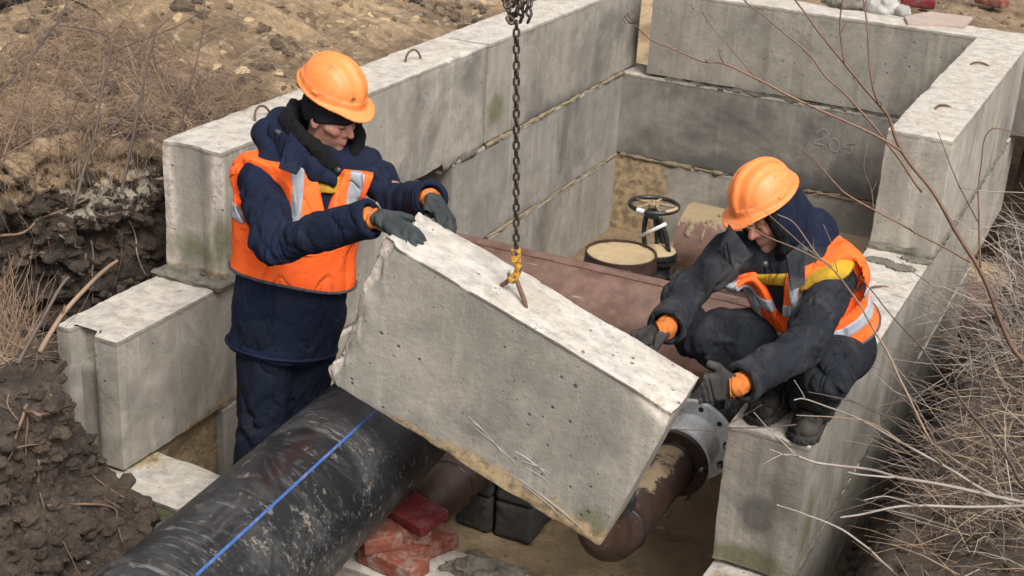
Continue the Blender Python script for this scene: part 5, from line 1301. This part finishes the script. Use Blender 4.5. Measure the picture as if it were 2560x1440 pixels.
# ------------------------------------------------------------------ vegetation, roots and loose soil
def soil_hits(uv, lo=3.4, hi=8.2, n=240):
    uv = np.asarray(uv, float); d = CF+((uv[:, :1]-1280)/FPX)*CR-((uv[:, 1:]-720)/FPX)*CU; ts = np.linspace(lo, hi, n)
    P = (CAM+ts[None, :, None]*d[:, None, :]).astype(np.float32); s_ = soil_sdf(P.reshape(-1, 3)).reshape(len(uv), n)
    i = np.argmax(s_ < 0, 1); i = np.where((s_ < 0).any(1), i, int(n*.55)); return P[np.arange(len(uv)), i].astype(float)
def twig(name, pts, r0, r1, mat, parent, n=5, sides=5, jit=.004):
    P = catmull(pts, n); P = P+jit*fbm(P, 9, 2, int(abs(P[0, 0])*97) % 50)[:, None]*np.array([1, .6, .8])
    return obj(name, *tube(P, np.linspace(r0, r1, len(P)), sides), mat, parent, smooth=True)
def shrub(name, label, branches, mat, cat='shrub', group=None):
    """branches: list of ((u, v, depth)..., radius at base, radius at tip); the first is the stem"""
    pts0 = [at(*q) for q in branches[0][0]]
    root = thing(name, pts0[0], label, cat, group)
    for k, br in enumerate(branches):
        P = [at(*q) for q in br[0]]; m_ = br[3] if len(br) > 3 else mat
        b_ = twig('stem' if k == 0 else 'branch', P, br[1], br[2], m_, root)
        if len(P) > 3:      # small buds and side spurs
            Q = catmull(P, 5)
            for i in range(4, len(Q)-2, 5):
                if (i*7+k) % 3 == 0:
                    d_ = unit(Q[i+1]-Q[i])+.9*unit(np.array([math.sin(i*3.1+k), math.cos(i*1.7), .6])); L = .015+.03*((i*13+k*5) % 7)/7
                    obj('spur', *tube([Q[i], Q[i]+unit(d_)*L*.6, Q[i]+unit(d_)*L+np.array([0, 0, .004])], [br[2]*.9, br[2]*.8, br[2]*.5], 4), m_, b_)
    return root
D = lambda pts, d0, d1: [(u, v, d0+(d1-d0)*i/(len(pts)-1)) for i, (u, v) in enumerate(pts)]
R_, G_, K_ = M['twig_red'], M['twig_grey'], M['twig_dark']
sh = shrub('bare_shrub', 'tall red-brown bare shrub rising in front of the right wall corner', [
    (D([(2560, 905), (2520, 850), (2480, 740), (2440, 660), (2390, 580), (2331, 477), (2254, 380), (2224, 299), (2194, 259), (2110, 158), (2049, 81), (1989, 0), (1960, -40)], 5.6, 5.3), .0105, .0028),
    (D([(2194, 259), (2177, 202), (2170, 101), (2160, 0), (2156, -40)], 5.36, 5.2), .0042, .0028),
    (D([(2110, 158), (2100, 67), (2106, 0), (2108, -40)], 5.33, 5.2), .0036, .0026),
    (D([(2254, 380), (2170, 329), (2002, 255), (1881, 191), (1807, 158), (1760, 153), (1700, 128), (1640, 105), (1605, 78), (1590, 60)], 5.4, 5.0), .0052, .0020),
    (D([(1881, 191), (1828, 121), (1774, 60), (1754, 27)], 5.16, 5.0), .0018, .0011),
    (D([(1807, 158), (1797, 140), (1794, 114)], 5.1, 5.05), .0022, .0012),
    (D([(2305, 480), (2248, 400), (2197, 333), (2130, 252), (2066, 191), (2019, 134), (1962, 84), (1902, 34), (1861, 3), (1840, -30)], 5.42, 5.2), .0050, .0020)], R_)
# dried flower umbel at the tip of the long branch
um = at(1590, 60, 5.0); tipd = unit(at(1568, 28, 5.0)-um)
for k in range(16):
    a = k*2.4; sp_ = unit(np.cross(tipd, [0, 0, 1])); tp2 = np.cross(tipd, sp_); rr_ = .022*math.sqrt((k+.5)/16)
    e_ = um+tipd*(.052-.3*rr_)+(sp_*math.cos(a)+tp2*math.sin(a))*rr_*1.3
    obj('seed_ray', *tube([um, um*.5+e_*.5+(sp_*math.cos(a)+tp2*math.sin(a))*rr_*.7, e_], [.0013, .001, .0016], 4), M['twig_dark'], sh)
shrub('bare_twig', 'thin brown twig reaching in front of the crouching worker\'s vest and face', [
    (D([(2330, 1110), (2230, 905), (2168, 797), (2125, 727), (2093, 681), (2049, 644), (1988, 559), (1944, 536)], 4.55, 4.35), .0042, .0012),
    (D([(2093, 681), (2080, 614), (2058, 562)], 4.42, 4.38), .0016, .001),
    (D([(2080, 666), (2018, 620), (1927, 543), (1905, 527)], 4.42, 4.35), .0019, .001),
    (D([(2073, 660), (2003, 626), (1911, 589), (1889, 574), (1814, 551)], 4.42, 4.33), .0019, .001),
    (D([(1889, 574), (1864, 519), (1872, 475)], 4.36, 4.34), .0012, .0009)], M['straw_brown'])
shrub('bare_twig', 'dark forked twig arching from the far right wall towards the orange helmet', [
    (D([(2425, 655), (2340, 607), (2267, 570), (2183, 523), (2120, 487), (2085, 455), (2040, 405), (2006, 374)], 5.1, 4.9), .0040, .0022, R_),
    (D([(2103, 486), (2060, 484), (2016, 486)], 4.95, 4.92), .002, .0012), (D([(2183, 523), (2178, 470), (2160, 420), (2168, 360)], 5.0, 5.0), .0016, .0008)], R_)
shrub('bare_twig', 'dark leaning stem crossing the outer right wall under the red shrub', [
    (D([(2553, 1210), (2506, 1121), (2439, 1044), (2389, 980), (2368, 960), (2300, 860), (2240, 800), (2150, 690)], 4.75, 4.6), .0065, .0018),
    (D([(2450, 670), (2447, 560), (2449, 430), (2475, 325), (2560, 340)], 5.3, 5.2), .0040, .0018, R_), (D([(2447, 560), (2400, 470), (2345, 330)], 5.28, 5.2), .0026, .0014), (D([(2400, 470), (2470, 478), (2560, 482)], 5.25, 5.2), .0022, .0016, G_)], K_)
shrub('dead_branch', 'long pale grey dead branch reaching over the pillar at lower right', [
    (D([(2600, 1262), (2560, 1256), (2439, 1229), (2338, 1209), (2237, 1192), (2180, 1175), (2103, 1165), (2036, 1155), (1989, 1138), (1959, 1135), (1923, 1123)], 4.7, 4.45), .0078, .0022),
    (D([(1989, 1137), (1935, 1085), (1885, 1030)], 4.48, 4.42), .0024, .0014), (D([(1957, 1135), (1930, 1148), (1906, 1162)], 4.46, 4.43), .002, .0012), (D([(2237, 1192), (2150, 1186), (2120, 1180)], 4.56, 4.5), .0035, .002)], G_)
shrub('dead_branch', 'grey dead branch pointing at the crouching worker\'s boot', [
    (D([(2600, 1300), (2480, 1235), (2422, 1202), (2355, 1161), (2271, 1118), (2153, 1051), (2069, 1017), (2012, 997), (1985, 1000)], 4.75, 4.5), .0062, .0018),
    (D([(2012, 997), (2000, 975), (1985, 950)], 4.5, 4.46), .0018, .001), (D([(2271, 1118), (2180, 1060), (2100, 1045), (1990, 1038)], 4.6, 4.5), .0028, .0014, M['straw']), (D([(2355, 1161), (2230, 1050), (2120, 1000), (2020, 980)], 4.65, 4.5), .003, .0014, K_)], G_)
shrub('dead_branch', 'straight dead stick slanting across the mossy foot of the pillar', [
    (D([(2230, 1430), (2214, 1413), (2170, 1370), (2086, 1316), (2002, 1282), (1942, 1262)], 4.6, 4.4), .0042, .0026)], G_)
shrub('dead_branch', 'bowed grey stick low across the right edge', [
    (D([(2600, 1262), (2439, 1268), (2300, 1264), (2237, 1268), (2160, 1285), (2100, 1294)], 4.6, 4.4), .006, .003),
    (D([(2300, 1264), (2220, 1240), (2160, 1250)], 4.5, 4.45), .003, .002)], G_)
shrub('bare_twig', 'short dark twig lying across the grey-white flange', [
    (D([(1990, 1062), (1900, 1068), (1820, 1070), (1785, 1077), (1740, 1076), (1687, 1074)], 4.85, 4.8), .0026, .0016),
    (D([(1785, 1077), (1840, 1050), (1905, 1012)], 4.82, 4.8), .0018, .001)], K_)
# shrubs on the left bank
shrub('bare_sapling', 'bent grey sapling with a kinked top on the left bank', [
    (D([(185, 520), (205, 440), (235, 340), (262, 190), (278, 100), (225, 75), (145, 63)], 5.7, 5.7), .0085, .002), (D([(278, 135), (340, 105), (430, 72), (512, 27)], 5.7, 5.6), .0028, .0014), (D([(262, 190), (345, 135), (390, 65)], 5.7, 5.6), .002, .001)], K_)
shrub('bare_sapling', 'slim straight sapling right of the kinked one on the left bank', [
    (D([(300, 480), (305, 470), (336, 319), (356, 215), (386, 97), (400, 67), (433, 40)], 5.75, 5.75), .009, .0018), (D([(352, 240), (300, 300), (220, 360), (150, 430), (60, 480)], 5.75, 5.5), .0032, .0015), (D([(356, 215), (320, 165), (300, 140)], 5.75, 5.7), .003, .001), (D([(345, 280), (420, 250), (525, 180)], 5.75, 5.8), .0025, .001)], K_)
shrub('bare_sapling', 'thin dark twig standing before the brown heap left of the helmet', [
    (D([(450, 320), (455, 305), (480, 200), (505, 90), (513, 0), (515, -30)], 6.0, 6.0), .0048, .0025), (D([(500, 120), (560, 70), (610, 20)], 6.0, 6.0), .002, .001)], K_)
shrub('bare_sapling', 'dark branching stem leaning in from the left edge at the top', [
    (D([(-40, 270), (0, 228), (47, 178), (87, 131), (128, 77), (151, 44), (168, 0), (172, -30)], 5.3, 5.3), .0062, .003), (D([(128, 72), (165, 45), (205, 5)], 5.3, 5.3), .003, .0016), (D([(87, 131), (110, 85), (104, 65)], 5.3, 5.3), .002, .001), (D([(0, 130), (25, 108), (58, 105)], 5.3, 5.3), .0028, .001)], K_)
shrub('bare_sapling', 'upright reddish stem with side twigs near the left edge', [
    (D([(0, 420), (34, 320), (50, 282), (70, 190), (82, 130), (104, 64)], 5.4, 5.4), .004, .0014), (D([(88, 400), (82, 300), (74, 180)], 5.4, 5.4), .003, .001), (D([(0, 395), (100, 335), (160, 285), (186, 232)], 5.35, 5.35), .0035, .0014)], M['twig_red'])
shrub('broken_stick', 'thick broken stick with a pale split tip beside the notched block', [
    (D([(100, 880), (125, 835), (165, 775), (230, 705), (265, 672), (293, 652)], 4.75, 4.95), .0105, .0065)], M['straw_brown'])
shrub('broken_stick', 'dark broken stick left of the split one on the soil lump', [
    (D([(44, 910), (70, 860), (110, 790), (150, 720), (172, 692)], 4.65, 4.8), .0088, .005)], K_)

# thin stalks and grass: nobody could count them
def strew(name, label, n, base, direc, length, rad, mat, seed, droop=.25, sides=3, cat='brush'):
    g = np.random.default_rng(seed); mb = MB(); B = base(g, n)
    for i in range(n):
        b_ = B[i]; d_ = unit(direc(g, b_)); L = length(g); r_ = rad(g); s_ = unit(g.normal(size=3))
        P = [b_, b_+d_*L*.35+s_*L*.13, b_+d_*L*.7+s_*L*.17-np.array([0, 0, droop*L*.08]), b_+d_*L+s_*L*(.06+.1*g.random())-np.array([0, 0, droop*L*.30])]
        mb.add(*tube(P, [r_, r_*.9, r_*.7, r_*.35], sides, cap=False))
        if g.random() < .4:
            d2_ = unit(d_+.8*g.normal(size=3)); mb.add(*tube([P[1], P[1]+d2_*L*.25, P[1]+d2_*L*.45+g.normal(size=3)*.01], [r_*.6, r_*.5, r_*.3], sides, cap=False))
    return tag(obj(name, *mb.get(), mat), label, cat, None, 'stuff')
def rb(x0, x1, y0, y1, dz=0.0):
    def f_(g, n):
        x, y = x0+(x1-x0)*g.random(n), y0+(y1-y0)*g.random(n); x = x+.10*np.clip(1.6-y, 0, 2); return np.stack([x, y, z_right(x, y)+dz*g.random(n)**2], 1)
    return f_
lr = lambda a, b: (lambda g: a+(b-a)*g.random())
strew('dry_brush', 'tangle of pale dry stalks covering the right slope', 620, rb(3.02, 3.7, .5, 3.6, .30), lambda g, b: (-.25+g.normal(), .1+g.normal(), .1+.3*g.normal()), lr(.12, .42), lr(.0009, .0022), M['straw'], 1)
strew('dry_brush', 'tangle of grey twigs covering the right slope', 330, rb(3.0, 3.7, .4, 3.8, .34), lambda g, b: (-.5+.9*g.normal(), .1+.9*g.normal(), .2+.3*g.normal()), lr(.15, .5), lr(.0010, .0028), M['twig_grey'], 2)
strew('dry_brush', 'dark upright dead stems on the right slope', 80, rb(2.95, 3.6, 1.0, 4.2, .2), lambda g, b: (-.3+.35*g.normal(), .1+.4*g.normal(), .8), lr(.2, .5), lr(.0012, .003), M['twig_dark'], 3)
strew('dry_brush', 'brown dead stalks low on the right slope', 460, rb(2.92, 3.7, .2, 3.8, .15), lambda g, b: (g.normal(), g.normal(), .2*g.random()), lr(.10, .35), lr(.0010, .0024), M['straw_brown'], 4)
def lb(x0, x1, y0, y1, dz=0.0):
    def f_(g, n):
        x, y = x0+(x1-x0)*g.random(3*n), y0+(y1-y0)*g.random(3*n); k = np.argsort(poly_sd(x, y, POLY) > -.01, kind='stable')[:n]; x, y = x[k], y[k]
        gz = g_left(x, y); return np.stack([x, y, gz+.8*lumps(np.stack([x, y, gz], 1), .06)+dz*g.random(n)-.01], 1)
    return f_
strew('dry_grass', 'dry grass tuft standing on the dark soil lump', 620, lb(-.6, .14, -.75, -.36), lambda g, b: (.35*g.normal(), .35*g.normal(), 1), lr(.10, .40), lr(.0009, .0020), M['straw_brown'], 5, .1, cat='grass')
strew('dry_grass', 'pale matted straw on the dark soil lump', 700, lb(-.6, .22, -.85, -.36, .03), lambda g, b: (g.normal(), g.normal(), .25*g.random()), lr(.06, .22), lr(.0009, .0018), M['straw'], 6, .5, cat='grass')
strew('dry_grass', 'dry weeds matted along the top of the left cut', 1500, lb(-1.6, -.38, .35, 1.9, .04), lambda g, b: (.7*g.normal()+.2, .7*g.normal()-.3, .35*g.random()), lr(.10, .36), lr(.0009, .0021), M['straw_brown'], 7, .6, cat='grass')
strew('dry_grass', 'pale straw along the foot of the spoil heap behind the left wall', 900, lb(-1.8, -.36, .5, 3.0, .02), lambda g, b: (.8*g.normal(), .8*g.normal(), .25*g.random()), lr(.10, .40), lr(.0008, .0018), M['straw'], 8, .6, cat='grass')
def edge_b(g, n):
    P = lb(-1.25, -.36, .0, 1.6)(g, 6*n); d_ = poly_sd(P[:, 0], P[:, 1], POLY); return P[np.argsort(-d_)[:n]]
strew('dry_grass', 'brown weeds hanging over the edge of the left cut', 520, edge_b, lambda g, b: (.6+.5*g.normal(), -.5+.5*g.normal(), -.25+.5*g.normal()), lr(.08, .34), lr(.0009, .0022), M['straw_brown'], 12, .8, cat='grass')
strew('dry_grass', 'grey dead twigs over the edge of the left cut', 260, edge_b, lambda g, b: (.5+.7*g.normal(), -.4+.7*g.normal(), .1+.5*g.normal()), lr(.10, .45), lr(.0010, .0026), M['twig_dark'], 13, .4, cat='grass')
strew('dry_brush', 'far tangle of grey stems beside the rusty pipe outside', 650, rb(2.95, 3.6, 2.0, 4.8, .45), lambda g, b: (-.3+.8*g.normal(), .8*g.normal(), .3+.5*g.normal()), lr(.15, .55), lr(.0012, .0030), M['twig_grey'], 14)
strew('dry_brush', 'dark tangle low on the right slope', 750, rb(2.92, 3.6, .6, 4.2, .32), lambda g, b: (-.3+.9*g.normal(), .9*g.normal(), .2+.4*g.normal()), lr(.12, .5), lr(.0012, .0030), M['twig_dark'], 15)
strew('dry_grass', 'brown weed thicket above the left cut', 700, lb(-1.6, -.40, .3, 1.7, .05), lambda g, b: (.9*g.normal(), .9*g.normal(), .6), lr(.08, .30), lr(.0009, .0022), M['straw_brown'], 16, .5, cat='grass')
strew('dry_grass', 'upright dead weed stems on the left bank', 90, lb(-1.6, -.40, .4, 1.7), lambda g, b: (.5*g.normal(), .5*g.normal(), 1), lr(.10, .38), lr(.0010, .0024), M['twig_dark'], 9, .05, cat='grass')
strew('dry_grass', 'scattered sticks on the spoil heap behind the left wall', 90, lb(-2.6, -.40, 2.0, 6.0, .02), lambda g, b: (g.normal(), g.normal(), .15*g.random()), lr(.15, .6), lr(.0016, .0042), M['twig_grey'], 10, .1, cat='grass')
# clods and stones
ico = None
def ico_mesh():
    t_ = (1+5**.5)/2; V = np.array([(-1, t_, 0), (1, t_, 0), (-1, -t_, 0), (1, -t_, 0), (0, -1, t_), (0, 1, t_), (0, -1, -t_), (0, 1, -t_), (t_, 0, -1), (t_, 0, 1), (-t_, 0, -1), (-t_, 0, 1)], float)
    F = [(0, 11, 5), (0, 5, 1), (0, 1, 7), (0, 7, 10), (0, 10, 11), (1, 5, 9), (5, 11, 4), (11, 10, 2), (10, 7, 6), (7, 1, 8), (3, 9, 4), (3, 4, 2), (3, 2, 6), (3, 6, 8), (3, 8, 9), (4, 9, 5), (2, 4, 11), (6, 2, 10), (8, 6, 7), (9, 8, 1)]
    V = list(V/np.linalg.norm(V[0])); mid = {}; F2 = []
    def m_(a, b):
        k = (min(a, b), max(a, b))
        if k not in mid: p = V[a]+V[b]; mid[k] = len(V); V.append(p/np.linalg.norm(p))
        return mid[k]
    for a, b, c in F: x, y, z = m_(a, b), m_(b, c), m_(c, a); F2 += [(a, x, z), (x, b, y), (z, y, c), (x, y, z)]
    return np.array(V), np.array(F2)
IV, IF = ico_mesh()
CV = [IV*(1+.55*noise(IV, 1.3, k)[:, None]+.30*noise(IV, 3.1, k+40)[:, None]) for k in range(24)]
def clods(name, label, n, base, size, mat, seed):
    g = np.random.default_rng(seed); Vs = []; Fs = []; B = base(g, n); n = len(B)
    for i in range(n):
        r_ = size(g); sc_ = r_*(.55+.9*g.random(3))*np.array([1, 1, .75]); q, _ = np.linalg.qr(g.normal(size=(3, 3)))
        Vs.append(((CV[i % 24]@q.T)*sc_)+B[i]); Fs.append(IF+len(IV)*i)
    return tag(obj(name, np.concatenate(Vs), np.concatenate(Fs), mat), label, 'soil', None, 'stuff')
def sz(a, b, p=3.0): return lambda g: a+(b-a)*g.random()**p
def patchy(f, thr=.0, seed=5):      # keep only points inside noise patches
    def f_(g, n):
        P = f(g, 3*n); m_ = fbm(P, 1.7, 3, seed); return P[np.argsort(-m_)[:n]]
    return f_
clods('soil_clods', 'crumbly brown clods on the spoil heap', 4200, lb(-3.4, -.36, .9, 6.5), sz(.004, .034, 5), M['clod'], 21)
clods('soil_clods', 'pale sandy lumps on the spoil heap', 1500, lb(-3.2, -.36, .9, 6.5), sz(.004, .035, 5), M['sandfill'], 22)
clods('soil_clods', 'dark soil lumps on the spoil heap', 1900, patchy(lb(-3.2, -.36, .4, 6.5)), sz(.004, .045, 4), M['dark_clod2'], 23)
clods('soil_clods', 'dark crumbs on the right slope', 1800, rb(2.66, 3.6, .0, 5), sz(.004, .030, 3), M['dark_clod'], 24)
def fl_(g, n):
    x, y = .1+2.15*g.random(n), .35+4.8*g.random(n); return np.stack([x, y, z_floor(x, y)], 1)
clods('sand_crumbs', 'sand crumbs on the pit floor', 700, fl_, sz(.003, .028, 5), M['clod'], 25)
def bk_(g, n):
    x, y = .4+3*g.random(n), 5.68+2.0*g.random(n); return np.stack([x, y, z_back(x, y)], 1)
clods('soil_clods', 'crumbs in the sand behind the far wall', 900, bk_, sz(.004, .030, 4), M['clod'], 26)
def face_pts(g, n):
    a = np.stack([-10+365*g.random(n), 850+600*g.random(n)], 1); b_ = np.stack([-10+420*g.random(n//2), 420+400*g.random(n//2)], 1); return soil_hits(np.concatenate([a, b_]))
clods('soil_clods', 'crumbs sticking to the dark cut face', 1500, face_pts, sz(.004, .034, 3), M['dark_clod'], 27)
# roots showing in the cut faces, parts of the bank
for k, (pts, r0, r1, m_) in enumerate([
        ([(72, 1010), (58, 1060), (40, 1130), (18, 1158)], .011, .005, 'root'), ([(65, 1025), (130, 1032), (188, 1022)], .011, .007, 'root'), ([(76, 1030), (72, 1100), (75, 1165)], .009, .005, 'root'),
        ([(183, 1100), (205, 1150), (240, 1185), (330, 1252)], .005, .003, 'root'), ([(122, 1262), (200, 1256), (297, 1262), (304, 1300), (316, 1352)], .009, .004, 'root'), ([(97, 1150), (110, 1205), (120, 1268)], .007, .005, 'root'),
        ([(82, 1045), (62, 1150), (36, 1230), (46, 1262)], .003, .0015, 'straw'), ([(40, 1122), (80, 1112), (128, 1105)], .005, .003, 'root'), ([(30, 970), (28, 1010), (55, 1050)], .004, .002, 'straw'), ([(130, 985), (150, 1000), (160, 1030)], .004, .002, 'straw'), ([(160, 1345), (190, 1385), (215, 1435)], .004, .002, 'root'), ([(260, 1240), (300, 1262), (345, 1282)], .004, .002, 'root'),
        ([(325, 550), (345, 600), (350, 640), (372, 692)], .006, .004, 'twig_grey'), ([(190, 600), (200, 640), (212, 668)], .006, .004, 'twig_grey'), ([(232, 600), (236, 680), (238, 760)], .006, .003, 'twig_grey'), ([(60, 560), (110, 545), (170, 525), (240, 490)], .010, .005, 'straw_brown'), ([(0, 590), (70, 580), (110, 540)], .011, .008, 'straw_brown'), ([(150, 590), (200, 615), (212, 622)], .006, .004, 'twig_grey'), ([(260, 560), (310, 590), (300, 680), (270, 770)], .003, .0015, 'root'), ([(120, 600), (140, 680), (150, 760)], .006, .003, 'root'), ([(40, 520), (90, 600), (100, 700)], .005, .003, 'root'), ([(200, 500), (260, 540), (330, 530), (390, 560)], .005, .002, 'root')]):
    P = soil_hits(pts); P = [p-CF*.03*(1 if 0 < i else .2)-CF*.012 for i, p in enumerate(P)]
    twig('root', P, r0*.62, r1*.6, M[m_], bank, 6, 6, .010)
